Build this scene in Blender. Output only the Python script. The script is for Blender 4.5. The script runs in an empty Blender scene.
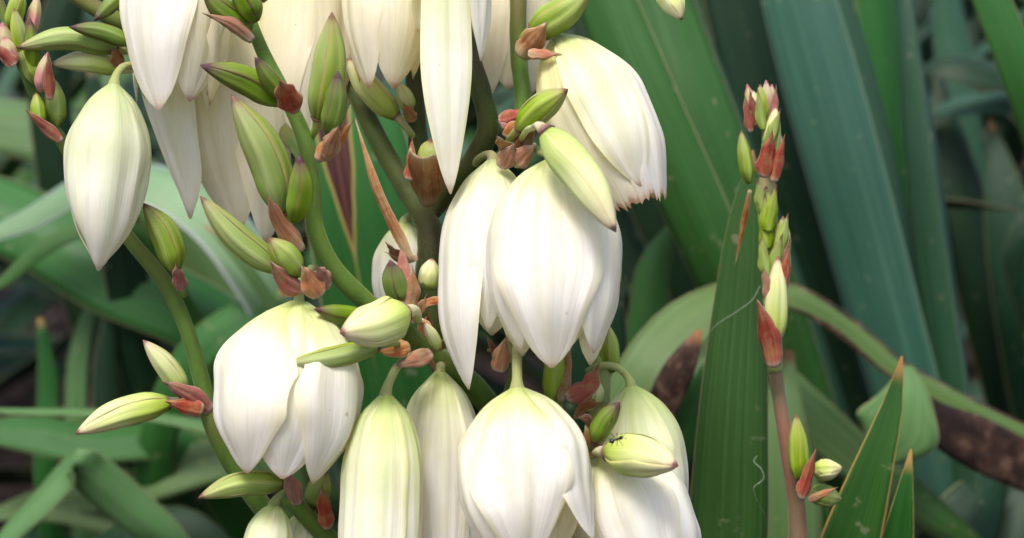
import bpy, math, random
import numpy as np
from mathutils import Vector

# ------------------------------------------------------------------ camera, sky, sun, exposure
SC = bpy.context.scene
COL = SC.collection
R = math.radians
F_PX = 1800.0
PITCH = R(14)
CAM = np.array((0.0, 0.0, 0.65))
RIGHT = np.array((1.0, 0, 0))
UP = np.array((0, math.sin(PITCH), math.cos(PITCH)))
FWD = np.array((0, math.cos(PITCH), -math.sin(PITCH)))

cd = bpy.data.cameras.new('camera')
cam = bpy.data.objects.new('camera', cd)
COL.objects.link(cam)
cam.location = CAM
cam.rotation_euler = (R(90) - PITCH, 0, 0)
cd.sensor_width = 36.0
cd.lens = 36.0 * F_PX / 1024.0
cd.clip_start = 0.01
cd.clip_end = 500
cd.dof.use_dof = True
cd.dof.focus_distance = 0.585
cd.dof.aperture_fstop = 9.5
SC.camera = cam

wd = bpy.data.worlds.new('World')
SC.world = wd
wd.use_nodes = True
SUN_EL, SUN_AZ = R(66), R(205)       # azimuth clockwise from +Y: behind the camera, to its left
nt = wd.node_tree
sky = nt.nodes.new('ShaderNodeTexSky')
sky.sky_type = 'NISHITA'
sky.sun_disc = False
sky.sun_elevation = SUN_EL
sky.sun_rotation = SUN_AZ
sky.air_density = 1.0
sky.dust_density = 4.0
sky.ozone_density = 0.3
nt.links.new(sky.outputs[0], nt.nodes['Background'].inputs[0])
nt.nodes['Background'].inputs[1].default_value = 0.11

sl = bpy.data.lights.new('sun', 'SUN')
sl.energy = 1.5
sl.angle = R(18)
sl.color = (1.0, 0.97, 0.93)
sun = bpy.data.objects.new('sun', sl)
COL.objects.link(sun)
sdir = Vector((math.sin(SUN_AZ) * math.cos(SUN_EL), math.cos(SUN_AZ) * math.cos(SUN_EL), math.sin(SUN_EL)))
sun.rotation_euler = sdir.to_track_quat('Z', 'Y').to_euler()
sun.location = (0, 0, 3)

SC.render.engine = 'CYCLES'
SC.cycles.use_denoising = True
SC.cycles.max_bounces = 10
SC.cycles.diffuse_bounces = 5
SC.cycles.transmission_bounces = 6
SC.cycles.transparent_max_bounces = 8
SC.view_settings.view_transform = 'Standard'
SC.view_settings.look = 'None'
SC.view_settings.exposure = 1.36
SC.view_settings.gamma = 1.0

rng = np.random.default_rng(7)

# ------------------------------------------------------------------ helpers: points and curves
def P(px, py, d):
    """pixel + depth along the lens axis (m) -> world point"""
    return CAM + RIGHT * ((px - 512) / F_PX * d) + UP * ((269 - py) / F_PX * d) + FWD * d

def depth(w):
    return float(np.dot(np.asarray(w) - CAM, FWD))

def C(v):
    """camera-space direction (right, up, toward camera) -> world"""
    return RIGHT * v[0] + UP * v[1] - FWD * v[2]

def unit(v):
    v = np.asarray(v, float)
    n = np.linalg.norm(v, axis=-1, keepdims=True)
    return v / np.maximum(n, 1e-9)

def smooth(xs, ys, q):
    """monotone cubic (Fritsch-Carlson) through (xs, ys); ys may be vectors"""
    xs = np.asarray(xs, float); ys = np.asarray(ys, float)
    vec = ys.ndim > 1
    if not vec: ys = ys[:, None]
    h = np.diff(xs)[:, None]
    dl = np.diff(ys, axis=0) / h
    m = np.zeros_like(ys)
    m[0], m[-1] = dl[0], dl[-1]
    if len(xs) > 2:
        m[1:-1] = (dl[:-1] * h[1:] + dl[1:] * h[:-1]) / (h[1:] + h[:-1])
        if not vec:
            m[1:-1] = np.where(dl[:-1] * dl[1:] <= 0, 0, m[1:-1])
            for k in range(len(dl)):
                lim = 3 * np.abs(dl[k])
                m[k] = np.clip(m[k], -lim, lim); m[k + 1] = np.clip(m[k + 1], -lim, lim)
    q = np.asarray(q, float)
    i = np.clip(np.searchsorted(xs, q, side='right') - 1, 0, len(xs) - 2)
    hh = h[i]; t = ((q - xs[i])[:, None]) / hh
    r = ((2*t**3 - 3*t**2 + 1) * ys[i] + (t**3 - 2*t**2 + t) * hh * m[i]
         + (-2*t**3 + 3*t**2) * ys[i+1] + (t**3 - t**2) * hh * m[i+1])
    return r if vec else r[:, 0]

def curve(pts, n):
    """n points along a smooth curve through world pts, and the parameter of each (by length)"""
    pts = np.asarray(pts, float)
    s = np.concatenate([[0], np.cumsum(np.linalg.norm(np.diff(pts, axis=0), axis=1))])
    s /= s[-1]
    q = np.linspace(0, 1, n)
    return smooth(s, pts, q), q, s

# ------------------------------------------------------------------ mesh makers
class Thing:
    """an Empty at the thing's base; parts are stored relative to it"""
    def __init__(self, name, loc, label, cat, group=None):
        self.o = bpy.data.objects.new(name, None)
        COL.objects.link(self.o)
        self.loc = np.asarray(loc, float)
        self.o.location = self.loc
        self.o.empty_display_size = 0.02
        self.o['label'] = label; self.o['category'] = cat
        if group: self.o['group'] = group

def link_mesh(name, verts, faces, mat, thing, parent=None, uvs=None, label=None, smooth_=True):
    me = bpy.data.meshes.new(name)
    org = thing.loc if thing else np.zeros(3)
    me.from_pydata((np.asarray(verts) - org).tolist(), [], faces)
    if uvs is not None:
        lay = me.uv_layers.new(name='UVMap')
        li = np.zeros(len(me.loops), dtype=np.int32)
        me.loops.foreach_get('vertex_index', li)
        lay.data.foreach_set('uv', np.asarray(uvs, dtype=np.float32)[li].ravel())
    if smooth_:
        me.polygons.foreach_set('use_smooth', [True] * len(me.polygons))
    me.materials.append(mat)
    o = bpy.data.objects.new(name, me)
    COL.objects.link(o)
    o.parent = parent or (thing.o if thing else None)
    if label: o['label'] = label
    return o

def ribbon_geo(spine, hint, hw, cup, thick, nu=13, fold=0.0, twist=None, jag=0.0, ruffle=0.0, ridge=0.0, seed=0, corr=0.0):
    """a thin closed blade: spine (n,3), outward hint (3,) or (n,3), half widths, half arc angle"""
    rg = np.random.default_rng(seed)
    n = len(spine)
    T = unit(np.gradient(spine, axis=0))
    H = np.broadcast_to(np.asarray(hint, float), (n, 3))
    N = unit(H - T * np.sum(H * T, axis=1, keepdims=True))
    S = np.cross(T, N)
    if twist is not None:
        c, s = np.cos(twist)[:, None], np.sin(twist)[:, None]
        N, S = N * c + S * s, S * c - N * s
    w = np.linspace(-1, 1, nu)
    cup = np.broadcast_to(np.asarray(cup, float), (n,))
    cu = np.where(np.abs(cup) < 1e-3, 1e-3, cup)
    rho = (hw / cu)[:, None]
    x = rho * np.sin(w[None] * cu[:, None])
    z = -rho * (1 - np.cos(w[None] * cu[:, None]))
    z -= fold * np.abs(w)[None] * hw[:, None] if np.isscalar(fold) else fold[:, None] * np.abs(w)[None] * hw[:, None]
    t = np.linspace(0, 1, n)[:, None]
    if ridge:   # a raised midrib with a shallow channel either side
        z += ridge * hw[:, None] * (np.exp(-(w[None] / .13)**2) - .55 * np.exp(-((np.abs(w[None]) - .33) / .16)**2)) * np.sin(np.pi * np.clip(t, 0, 1))**.6
    if corr:    # shallow lengthwise folds that wander a little
        pc = rg.uniform(0, 6.28, 6)
        fo = (np.sin(w[None] * 7.5 + pc[0] + 1.1 * np.sin(t * 3 + pc[1])) + .7 * np.sin(w[None] * 13 + pc[2] + .9 * np.sin(t * 4 + pc[3])) + .35 * np.sin(w[None] * 23 + pc[4] + t * 2))
        z += corr * hw[:, None] * fo * np.sin(np.pi * np.clip(t * .93 + .05, 0, 1))**.5
        z += corr * .8 * hw[:, None] * np.sin(t * 7 + pc[5] + w[None] * 1.5)
    if ruffle:
        ph = rg.uniform(0, 6.28, 4)
        wav = np.sin(t * 9 + ph[0] + w * 1.2) * .6 + np.sin(t * 17 + ph[1] - w * 2) * .4
        z += ruffle * hw[:, None] * np.abs(w[None])**2 * wav
        x += ruffle * .5 * hw[:, None] * w[None] * np.sin(t * 13 + ph[2])
    pts = spine[:, None] + S[:, None] * x[..., None] + N[:, None] * z[..., None]
    if jag:
        j = rg.uniform(-1, 1, nu)
        pts += T[:, None] * (jag * j[None] * np.clip((t - .8) / .2, 0, 1) ** 1.5)[..., None]
    if not thick:   # a petal: one sheet
        uu, vv = np.meshgrid((w + 1) / 2, t[:, 0])
        fs = [(i * nu + k, i * nu + k + 1, (i + 1) * nu + k + 1, (i + 1) * nu + k) for i in range(n - 1) for k in range(nu - 1)]
        return pts.reshape(-1, 3), fs, np.stack([uu, vv], -1).reshape(-1, 2)
    # normals of the grid for thickness
    du = np.gradient(pts, axis=1); dv = np.gradient(pts, axis=0)
    nn = unit(np.cross(dv, du))
    nn = np.where(np.sum(nn * N[:, None], axis=-1, keepdims=True) < 0, -nn, nn)
    edge = (1 - np.abs(w[None])**4 * .75) * np.clip((1.02 - t) / .12, .25, 1)
    back = pts - nn * (thick * edge)[..., None]
    V = np.concatenate([pts.reshape(-1, 3), back.reshape(-1, 3)])
    uu, vv = np.meshgrid((w + 1) / 2, t[:, 0])
    UV = np.stack([uu, vv], -1).reshape(-1, 2)
    UV = np.concatenate([UV, UV])
    m = n * nu
    fs = []
    for i in range(n - 1):
        for k in range(nu - 1):
            a = i * nu + k; b = a + 1; c_ = a + nu + 1; d_ = a + nu
            fs.append((a, b, c_, d_)); fs.append((m + a, m + d_, m + c_, m + b))
        a = i * nu; d_ = a + nu
        fs.append((a, d_, m + d_, m + a))
        a = i * nu + nu - 1; d_ = a + nu
        fs.append((a, m + a, m + d_, d_))
    for k in range(nu - 1):
        fs.append((k, m + k, m + k + 1, k + 1))
        a = (n - 1) * nu + k
        fs.append((a, a + 1, m + a + 1, m + a))
    return V, fs, UV

def tube_geo(pts, rad, ns=12, n=None, wob=0.0, seed=0, cap=True, lobes=None):
    n = n or max(8, 6 * len(pts))
    sp, q, s = curve(pts, n)
    r = smooth(s, rad, q)
    T = unit(np.gradient(sp, axis=0))
    H = np.array((0.31, -0.9, 0.23))
    N = unit(H - T * np.sum(H * T, axis=1, keepdims=True)); S = np.cross(T, N)
    a = np.linspace(0, 2 * np.pi, ns, endpoint=False)
    rg = np.random.default_rng(seed)
    rr = r[:, None] * np.ones(ns)[None]
    if wob:
        ph = rg.uniform(0, 6.28, 3)
        rr = rr * (1 + wob * np.sin(q[:, None] * 21 + ph[0] + a[None]) + wob * .7 * np.sin(q[:, None] * 47 + ph[1] - 2 * a[None]))
    if lobes:
        rr = rr * (1 + lobes * np.cos(3 * a[None]))
    V = sp[:, None] + (N[:, None] * np.cos(a)[None, :, None] + S[:, None] * np.sin(a)[None, :, None]) * rr[..., None]
    V = V.reshape(-1, 3)
    UV = np.stack(np.meshgrid(a / (2 * np.pi), q), -1).reshape(-1, 2)
    fs = [(i * ns + k, i * ns + (k + 1) % ns, (i + 1) * ns + (k + 1) % ns, (i + 1) * ns + k) for i in range(n - 1) for k in range(ns)]
    if cap:
        fs += [tuple(range(ns))[::-1], tuple((n - 1) * ns + k for k in range(ns))]
    return V, fs, UV

def merge(*geos):
    V, Fc, U, o = [], [], [], 0
    for v, f, u in geos:
        V.append(v); U.append(u); Fc += [tuple(i + o for i in x) for x in f]; o += len(v)
    return np.concatenate(V), Fc, np.concatenate(U)

# ------------------------------------------------------------------ materials
def nodes(name):
    m = bpy.data.materials.new(name); m.use_nodes = True
    t = m.node_tree; t.nodes.clear()
    return m, t

class NB:
    def __init__(self, t): self.t = t
    def n(self, kind, **k):
        x = self.t.nodes.new('ShaderNode' + kind)
        for a, b in k.items(): setattr(x, a, b)
        return x
    def l(self, a, b): self.t.links.new(a, b)
    def val(self, sock, v):
        if hasattr(v, 'is_output'): self.l(v, sock)
        else: sock.default_value = v
    def math(self, op, a, b=0.0, c=None, clamp=False):
        x = self.n('Math', operation=op, use_clamp=clamp)
        self.val(x.inputs[0], a); self.val(x.inputs[1], b)
        if c is not None: self.val(x.inputs[2], c)
        return x.outputs[0]
    def mix(self, f, a, b, blend='MIX'):
        x = self.n('Mix', data_type='RGBA', blend_type=blend)
        self.val(x.inputs[0], f)
        self.val(x.inputs[6], a if hasattr(a, 'is_output') else (*a, 1)); self.val(x.inputs[7], b if hasattr(b, 'is_output') else (*b, 1))
        return x.outputs[2]
    def ramp(self, f, stops, ease=False):
        x = self.n('ValToRGB')
        if ease: x.color_ramp.interpolation = 'EASE'
        e = x.color_ramp.elements
        while len(e) < len(stops): e.new(0.5)
        for k, (p, c) in enumerate(stops):
            e[k].position = p
            e[k].color = (*c, 1) if hasattr(c, '__len__') else (c, c, c, 1)
        self.val(x.inputs[0], f)
        return x.outputs[0]
    def noise(self, vec, scale, detail=3.0, rough=.5):
        x = self.n('TexNoise'); x.inputs['Scale'].default_value = scale
        x.inputs['Detail'].default_value = detail; x.inputs['Roughness'].default_value = rough
        self.l(vec, x.inputs['Vector']); return x.outputs[0]

def uv_setup(b, su, sv):
    """uv sockets and a stretched vector shifted per object"""
    uvn = b.n('UVMap'); sep = b.n('SeparateXYZ'); b.l(uvn.outputs[0], sep.inputs[0])
    inf = b.n('ObjectInfo')
    cmb = b.n('CombineXYZ')
    b.l(b.math('MULTIPLY', sep.outputs[0], su), cmb.inputs[0])
    b.l(b.math('MULTIPLY', sep.outputs[1], sv), cmb.inputs[1])
    b.l(b.math('MULTIPLY', inf.outputs['Random'], 60.0), cmb.inputs[2])
    return sep.outputs[0], sep.outputs[1], cmb.outputs[0], inf.outputs['Random']

def thin_out(b, t, col, tcol, rough, trans, bump_h, bump_d, spec=.4, coat=0.0, sss=0.0, sheen=0.0):
    out = b.n('OutputMaterial'); pr = b.n('BsdfPrincipled'); tr = b.n('BsdfTranslucent'); mx = b.n('MixShader')
    b.l(col, pr.inputs['Base Color'])
    b.val(pr.inputs['Roughness'], rough)
    pr.inputs['Specular IOR Level'].default_value = spec
    if coat: pr.inputs['Coat Weight'].default_value = coat; pr.inputs['Coat Roughness'].default_value = .35
    if sheen:
        pr.inputs['Sheen Weight'].default_value = sheen; pr.inputs['Sheen Roughness'].default_value = .35
        pr.inputs['Sheen Tint'].default_value = (.85, .95, .65, 1)
    if sss:
        pr.inputs['Subsurface Weight'].default_value = sss
        pr.inputs['Subsurface Radius'].default_value = (1.0, .8, .5)
        pr.inputs['Subsurface Scale'].default_value = .004
    b.l(tcol, tr.inputs[0])
    if bump_h is not None:
        bp = b.n('Bump'); bp.inputs['Strength'].default_value = bump_d[0]; bp.inputs['Distance'].default_value = bump_d[1]
        b.l(bump_h, bp.inputs['Height']); b.l(bp.outputs[0], pr.inputs['Normal']); b.l(bp.outputs[0], tr.inputs['Normal'])
    b.val(mx.inputs[0], trans)
    b.l(pr.outputs[0], mx.inputs[1]); b.l(tr.outputs[0], mx.inputs[2]); b.l(mx.outputs[0], out.inputs[0])

def petal_mat(name, stops, midrib, mid_amt, tip_col, tip_at=.975, trans=.40, tcol=(1.0, .95, .68), edge=None, sat=.80, mottle=0.0, mottle_col=(.42, .30, .15)):
    m, t = nodes(name); b = NB(t)
    u, v, vec, rnd = uv_setup(b, 26, 1.3)
    base = b.ramp(v, stops, True)
    ac = b.math('ABSOLUTE', b.math('SUBTRACT', u, .5))
    veins = b.noise(vec, 1.0, 4, .6)
    fine = b.noise(vec, 3.2, 3, .6)
    # green-ish midrib that fades to the tip, broken into streaks
    mr = b.math('MULTIPLY', b.ramp(ac, [(0, 1.0), (.07, .8), (.2, .15), (.3, 0.0)], True), b.ramp(v, [(0, 1.0), (.45, .75), (.95, .2), (1, 0.0)]))
    mr = b.math('MULTIPLY', mr, b.ramp(veins, [(.3, .45), (.65, 1.0)]))
    col = b.mix(b.math('MULTIPLY', mr, mid_amt), base, midrib)
    col = b.mix(1.0, col, b.ramp(veins, [(.25, (.90, .90, .84)), (.5, (1, 1, 1)), (.8, (1, .99, .96))]), 'MULTIPLY')
    geo = b.n('TexCoord')
    blot = b.noise(geo.outputs['Object'], 60.0, 4, .6)
    col = b.mix(1.0, col, b.ramp(blot, [(.3, (.95, .93, .88)), (.55, (1, 1, 1))]), 'MULTIPLY')
    if edge:
        col = b.mix(b.math('MULTIPLY', b.ramp(ac, [(.36, 0.0), (.47, 1.0)], True), .65), col, edge)
    # sparse tiny brown nicks
    nick = b.noise(geo.outputs['Object'], 330.0, 2, .5)
    nk = b.math('MULTIPLY', b.ramp(nick, [(.735, 0.0), (.77, 1.0)]), b.ramp(blot, [(.5, 0.0), (.6, .55)]))
    col = b.mix(nk, col, (.45, .33, .2))
    tipn = b.math('ADD', v, b.math('MULTIPLY', b.math('SUBTRACT', fine, .5), .05))
    col = b.mix(b.ramp(tipn, [(tip_at - .06, 0.0), (tip_at - .02, .3), (tip_at, .9), (1, 1.0)]), col, tip_col)
    if mottle:
        mo = b.noise(geo.outputs['Object'], 210.0, 5, .65)
        col = b.mix(b.ramp(mo, [(.46, 0.0), (.60, mottle)]), col, mottle_col)
        col = b.mix(1.0, col, b.ramp(veins, [(.25, (.55, .5, .48)), (.5, (1, 1, 1)), (.75, (1.25, 1.2, 1.1))]), 'MULTIPLY')
        col = b.mix(b.math('MULTIPLY', b.ramp(ac, [(.40, 0.0), (.49, 1.0)]), .6), col, (.50, .40, .30))
    hsv = b.n('HueSaturation'); b.l(col, hsv.inputs['Color'])
    b.l(b.math('MULTIPLY_ADD', rnd, .3, sat), hsv.inputs['Saturation'])
    b.l(b.math('MULTIPLY_ADD', rnd, .06, .96), hsv.inputs['Value'])
    col = hsv.outputs[0]
    tc = b.mix(1.0, col, tcol, 'MULTIPLY')
    hgt = b.math('ADD', b.math('MULTIPLY', veins, .7), b.math('MULTIPLY', fine, .4))
    thin_out(b, t, col, tc, b.math('MULTIPLY_ADD', fine, .2, .38), trans, hgt, (.35, .0009), spec=.35)
    return m

CREAM = [(0, (.48, .57, .17)), (.09, (.70, .74, .38)), (.26, (.86, .84, .68)), (.5, (.89, .875, .85)), (1, (.89, .865, .855))]
GREENISH = [(0, (.46, .57, .18)), (.10, (.64, .70, .34)), (.32, (.80, .82, .58)), (.65, (.90, .89, .80)), (1, (.89, .86, .78))]
WARM_SHADE = [(0, (.62, .64, .26)), (.2, (.87, .84, .56)), (.5, (.91, .88, .74)), (1, (.91, .87, .78))]
M = {}
M['petal_white'] = petal_mat('petal_white', CREAM, (.74, .77, .48), .38, (.55, .38, .28), .992, edge=(.88, .84, .64))  # yellow edge paints in the warm shading where petals overlap
M['petal_green'] = petal_mat('petal_greenish', GREENISH, (.52, .64, .24), .6, (.50, .34, .25), .985, edge=(.84, .82, .50))  # its yellow edge carries painted overlap shading too
M['petal_warm'] = petal_mat('petal_warm', WARM_SHADE, (.78, .76, .45), .4, (.42, .27, .2), .985, trans=.46, tcol=(1.0, .93, .62), sat=1.0)  # warm tone of petals lying in shade, put into the colour
BUDG = [(0, (.15, .24, .035)), (.3, (.22, .32, .06)), (.7, (.30, .38, .11)), (1, (.34, .31, .15))]
BUDD = [(0, (.10, .17, .022)), (.4, (.13, .21, .032)), (.7, (.13, .18, .04)), (.88, (.12, .11, .05)), (1, (.10, .06, .045))]
BUDP = [(0, (.34, .45, .11)), (.25, (.50, .58, .21)), (.6, (.66, .69, .37)), (1, (.66, .58, .40))]
M['bud_green'] = petal_mat('bud_green', BUDG, (.62, .68, .30), .5, (.15, .07, .05), .955, trans=.15, tcol=(.7, .8, .3), edge=(.34, .28, .12), sat=.96)
M['bud_dark'] = petal_mat('bud_dark', BUDD, (.28, .36, .10), .5, (.07, .032, .035), .91, trans=.12, tcol=(.6, .8, .3), edge=(.15, .075, .05), sat=.96)
M['bud_pale'] = petal_mat('bud_pale', BUDP, (.36, .48, .12), .6, (.20, .09, .08), .965, trans=.2, tcol=(.8, .85, .4), edge=(.56, .50, .26), sat=.96)
M['bud_pink'] = petal_mat('bud_pink', [(0, (.45, .18, .16)), (.4, (.55, .22, .2)), (.75, (.50, .42, .22)), (1, (.5, .3, .25))], (.5, .45, .2), .5, (.35, .12, .12), .93, trans=.15, tcol=(.8, .6, .4))
M['bract_red'] = petal_mat('bract_red', [(0, (.50, .44, .36)), (.14, (.38, .12, .095)), (.6, (.34, .085, .07)), (1, (.38, .19, .13))], (.22, .045, .03), .5, (.28, .13, .09), .93, trans=.2, tcol=(.9, .5, .35), mottle=0.35, sat=.86)
M['bract_brown'] = petal_mat('bract_brown', [(0, (.34, .30, .16)), (.3, (.30, .115, .035)), (.8, (.38, .165, .06)), (1, (.5, .34, .2))], (.24, .10, .05), .5, (.5, .36, .24), .95, trans=.2, tcol=(.9, .6, .4), mottle=0.5, sat=.86)
M['bract_pink'] = petal_mat('bract_pink', [(0, (.55, .46, .38)), (.15, (.48, .22, .11)), (.6, (.44, .17, .085)), (1, (.42, .23, .12))], (.30, .10, .05), .5, (.3, .15, .1), .95, trans=.25, tcol=(.9, .6, .5), mottle=0.55, sat=.86)

def stem_mat(name, c1, c2, c3):
    m, t = nodes(name); b = NB(t)
    tc = b.n('TexCoord'); mp = b.n('Mapping'); mp.inputs['Scale'].default_value = (1, 1, .3)
    b.l(tc.outputs['Object'], mp.inputs[0])
    n1 = b.noise(mp.outputs[0], 90, 4, .6); n2 = b.noise(tc.outputs['Object'], 2600, 2, .5); n3 = b.noise(tc.outputs['Object'], 28, 2, .5)
    col = b.ramp(n1, [(.3, c1), (.6, c2)], True)
    col = b.mix(b.ramp(n3, [(.48, 0.0), (.68, .85)]), col, c3)
    col = b.mix(b.ramp(n2, [(.52, 0.0), (.75, .16)]), col, (.30, .36, .12))
    tr = b.mix(.5, col, (.1, .2, .02))
    thin_out(b, t, col, tr, .6, .04, n2, (.5, .0006), spec=.25, sheen=.22)
    return m
M['stem'] = stem_mat('stem_green', (.045, .10, .008), (.09, .16, .020), (.11, .085, .022))
M['stem_dark'] = stem_mat('stem_dark', (.020, .032, .006), (.042, .062, .010), (.065, .038, .016))
M['stem_brown'] = stem_mat('stem_brown', (.13, .10, .05), (.18, .12, .07), (.2, .07, .05))
M['pedicel'] = stem_mat('pedicel_green', (.22, .27, .07), (.30, .35, .12), (.26, .2, .11))

def leaf_mat(name, c_dark, c_mid, c_light, glauc=.35, margin=(.34, .30, .16), dead=0.0, rough=.42, edge_w=.009, tip=(.25, .12, .05), tip_v=.994, lesion=None, dry_edge=0.0):
    m, t = nodes(name); b = NB(t)
    u, v, vec, rnd = uv_setup(b, 17, .9)
    streak = b.noise(vec, 1.6, 5, .65); fine = b.noise(vec, 7.0, 3, .6)
    tc = b.n('TexCoord')
    cloud = b.noise(tc.outputs['Object'], 14, 4, .6)
    spot = b.noise(tc.outputs['Object'], 120, 3, .6)
    col = b.ramp(streak, [(.28, c_dark), (.5, c_mid), (.75, c_light)])
    # waxy bloom in soft patches
    col = b.mix(b.math('MULTIPLY', b.ramp(cloud, [(.35, 0.0), (.65, 1.0)]), glauc), col, (.070, .120, .095))
    col = b.mix(b.ramp(fine, [(.35, .6), (.58, 0.0)]), col, c_dark)
    col = b.mix(b.ramp(spot, [(.66, 0.0), (.72, .5)]), col, (.22, .22, .13))
    ac = b.math('ABSOLUTE', b.math('SUBTRACT', u, .5))
    if dry_edge:
        de = b.math('ADD', ac, b.math('MULTIPLY', b.math('SUBTRACT', cloud, .5), .55))
        de = b.math('MULTIPLY', b.ramp(de, [(.31, 0.0), (.38, 1.0)]), b.ramp(v, [(0.66, 0.0), (.76, dry_edge)]))
        col = b.mix(de, col, b.ramp(spot, [(.38, (.020, .010, .008)), (.55, (.085, .045, .025)), (.72, (.24, .18, .12))]))
    col = b.mix(b.ramp(ac, [(.5 - edge_w * 1.6, 0.0), (.5 - edge_w, .9)]), col, margin)
    if dead:
        dd = b.ramp(b.math('ADD', b.math('MULTIPLY', spot, .8), b.math('MULTIPLY', b.math('SUBTRACT', cloud, .4), .8)), [(.38, (.010, .006, .005)), (.50, (.045, .022, .013)), (.64, (.15, .095, .06))])
        col = b.mix(dead, col, dd)
    if lesion:      # a dried wedge widening to the tip: (u centre, v start, v full)
        uc, v0, v1 = lesion
        dv = b.math('DIVIDE', b.math('SUBTRACT', v, v0), v1 - v0, clamp=True)
        du = b.math('ABSOLUTE', b.math('SUBTRACT', u, uc))
        wid = b.math('SUBTRACT', b.math('MULTIPLY', dv, .22), .015)
        wid = b.math('ADD', wid, b.math('MULTIPLY', b.math('SUBTRACT', cloud, .5), .10))
        k = b.math('SUBTRACT', wid, du)
        col = b.mix(b.ramp(b.math('ADD', k, .5), [(.475, 0.0), (.497, 1.0)]), col, (.30, .22, .07))
        col = b.mix(b.ramp(b.math('ADD', k, .5), [(.50, 0.0), (.515, 1.0)]), col, b.ramp(streak, [(.35, (.022, .007, .010)), (.6, (.075, .022, .022)), (.8, (.17, .08, .06))]))
    col = b.mix(b.ramp(v, [(tip_v - .012, 0.0), (tip_v, .8), (1, 1.0)]), col, tip)
    hsv = b.n('HueSaturation'); b.l(col, hsv.inputs['Color'])
    b.l(b.math('MULTIPLY_ADD', rnd, .04, .48), hsv.inputs['Hue'])
    b.l(b.math('MULTIPLY_ADD', rnd, .35, .82), hsv.inputs['Value'])
    col = hsv.outputs[0]
    tr = b.mix(1.0, col, (1.0, 1.0, .35), 'MULTIPLY')
    hgt = b.math('ADD', b.math('MULTIPLY', streak, .5), b.math('MULTIPLY', fine, .5))
    thin_out(b, t, col, tr, b.math('MULTIPLY_ADD', fine, .25, rough - .1), .16, hgt, (.45, .001), spec=.28)
    return m
M['leaf_blue'] = leaf_mat('leaf_blue_green', (.013, .055, .030), (.026, .088, .047), (.060, .140, .078), .25, margin=(.22, .32, .24))
M['leaf_green'] = leaf_mat('leaf_green', (.014, .062, .008), (.027, .102, .015), (.058, .150, .032), .06)
M['leaf_shaded'] = leaf_mat('leaf_shaded_green', (.003, .017, .005), (.007, .030, .009), (.018, .052, .018), .05)  # darkened leaf copy: deep shade among the blades put into the colour
M['leaf_pale'] = leaf_mat('leaf_pale_green', (.050, .115, .028), (.085, .165, .048), (.15, .235, .090), .18)
M['leaf_sky_sheen'] = leaf_mat('leaf_sky_sheen_edge', (.10, .17, .075), (.16, .24, .12), (.26, .33, .21), .3, margin=(.34, .38, .36), edge_w=.045)  # sky reflection painted in as a pale tone and edge
M['leaf_gold'] = leaf_mat('leaf_gold_edge', (.014, .066, .006), (.024, .094, .010), (.045, .13, .018), .04, margin=(.36, .25, .07), edge_w=.026, tip=(.26, .12, .03), tip_v=.988)
M['leaf_dry'] = leaf_mat('leaf_drying', (.055, .130, .024), (.09, .18, .044), (.15, .24, .085), .12, dry_edge=1.0)
M['leaf_dead'] = leaf_mat('leaf_dead', (.06, .035, .02), (.10, .06, .035), (.18, .12, .07), .0, dead=.92, rough=.7)
M['leaf_lesion'] = leaf_mat('leaf_wedge_scar', (.022, .080, .014), (.034, .11, .020), (.055, .14, .03), .06, lesion=(.36, .835, .96))

def soil_mat():
    m, t = nodes('soil'); b = NB(t)
    tc = b.n('TexCoord')
    n1 = b.noise(tc.outputs['Object'], 9, 6, .65); n2 = b.noise(tc.outputs['Object'], 70, 5, .7)
    col = b.ramp(n2, [(.3, (.012, .008, .007)), (.5, (.035, .022, .018)), (.7, (.075, .05, .042))])
    col = b.mix(b.ramp(n1, [(.4, 0.0), (.7, .5)]), col, (.06, .04, .035))
    thin_out(b, t, col, col, .9, .0, b.math('ADD', n1, b.math('MULTIPLY', n2, .5)), (1.0, .02), spec=.2)
    return m
M['soil'] = soil_mat()
def litter_mat():
    m, t = nodes('litter'); b = NB(t)
    tc = b.n('TexCoord'); n1 = b.noise(tc.outputs['Object'], 14, 3, .6)
    col = b.ramp(n1, [(.3, (.03, .018, .014)), (.5, (.09, .055, .045)), (.62, (.17, .12, .10)), (.75, (.3, .24, .21))])
    thin_out(b, t, col, col, .8, .05, n1, (.4, .004), spec=.2)
    return m
M['litter'] = litter_mat()
def plain_mat(name, c, rough=.35, spec=.5):
    m, t = nodes(name); b = NB(t)
    tc = b.n('TexCoord'); n1 = b.noise(tc.outputs['Object'], 800, 3, .6)
    col = b.mix(n1, tuple(x * .6 for x in c), tuple(min(1, x * 1.4) for x in c))
    thin_out(b, t, col, col, rough, 0.0, n1, (.2, .0003), spec=spec)
    return m
M['ant'] = plain_mat('ant_black', (.010, .008, .007), .25)
M['fibre'] = plain_mat('fibre_pale', (.20, .25, .17), .5)
M['pistil'] = plain_mat('pistil_green', (.5, .55, .22), .4)

# ------------------------------------------------------------------ ground
def ground():
    n = 90
    ax = np.sign(np.linspace(-1, 1, n)) * np.abs(np.linspace(-1, 1, n))**2.6 * 60
    X, Y = np.meshgrid(ax, ax + 1.5)
    near = np.exp(-((X**2 + (Y - 1.5)**2) / 30))
    Z = near * (.02 * np.sin(X * 5.1 + 1) * np.cos(Y * 4.3) + .012 * np.sin(X * 13 + Y * 9))  - .02
    V = np.stack([X, Y, Z], -1).reshape(-1, 3)
    fs = [(i*n + k, i*n + k + 1, (i+1)*n + k + 1, (i+1)*n + k) for i in range(n-1) for k in range(n-1)]
    o = link_mesh('ground', V, fs, M['soil'], None)
    o['kind'] = 'structure'
ground()

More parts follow.
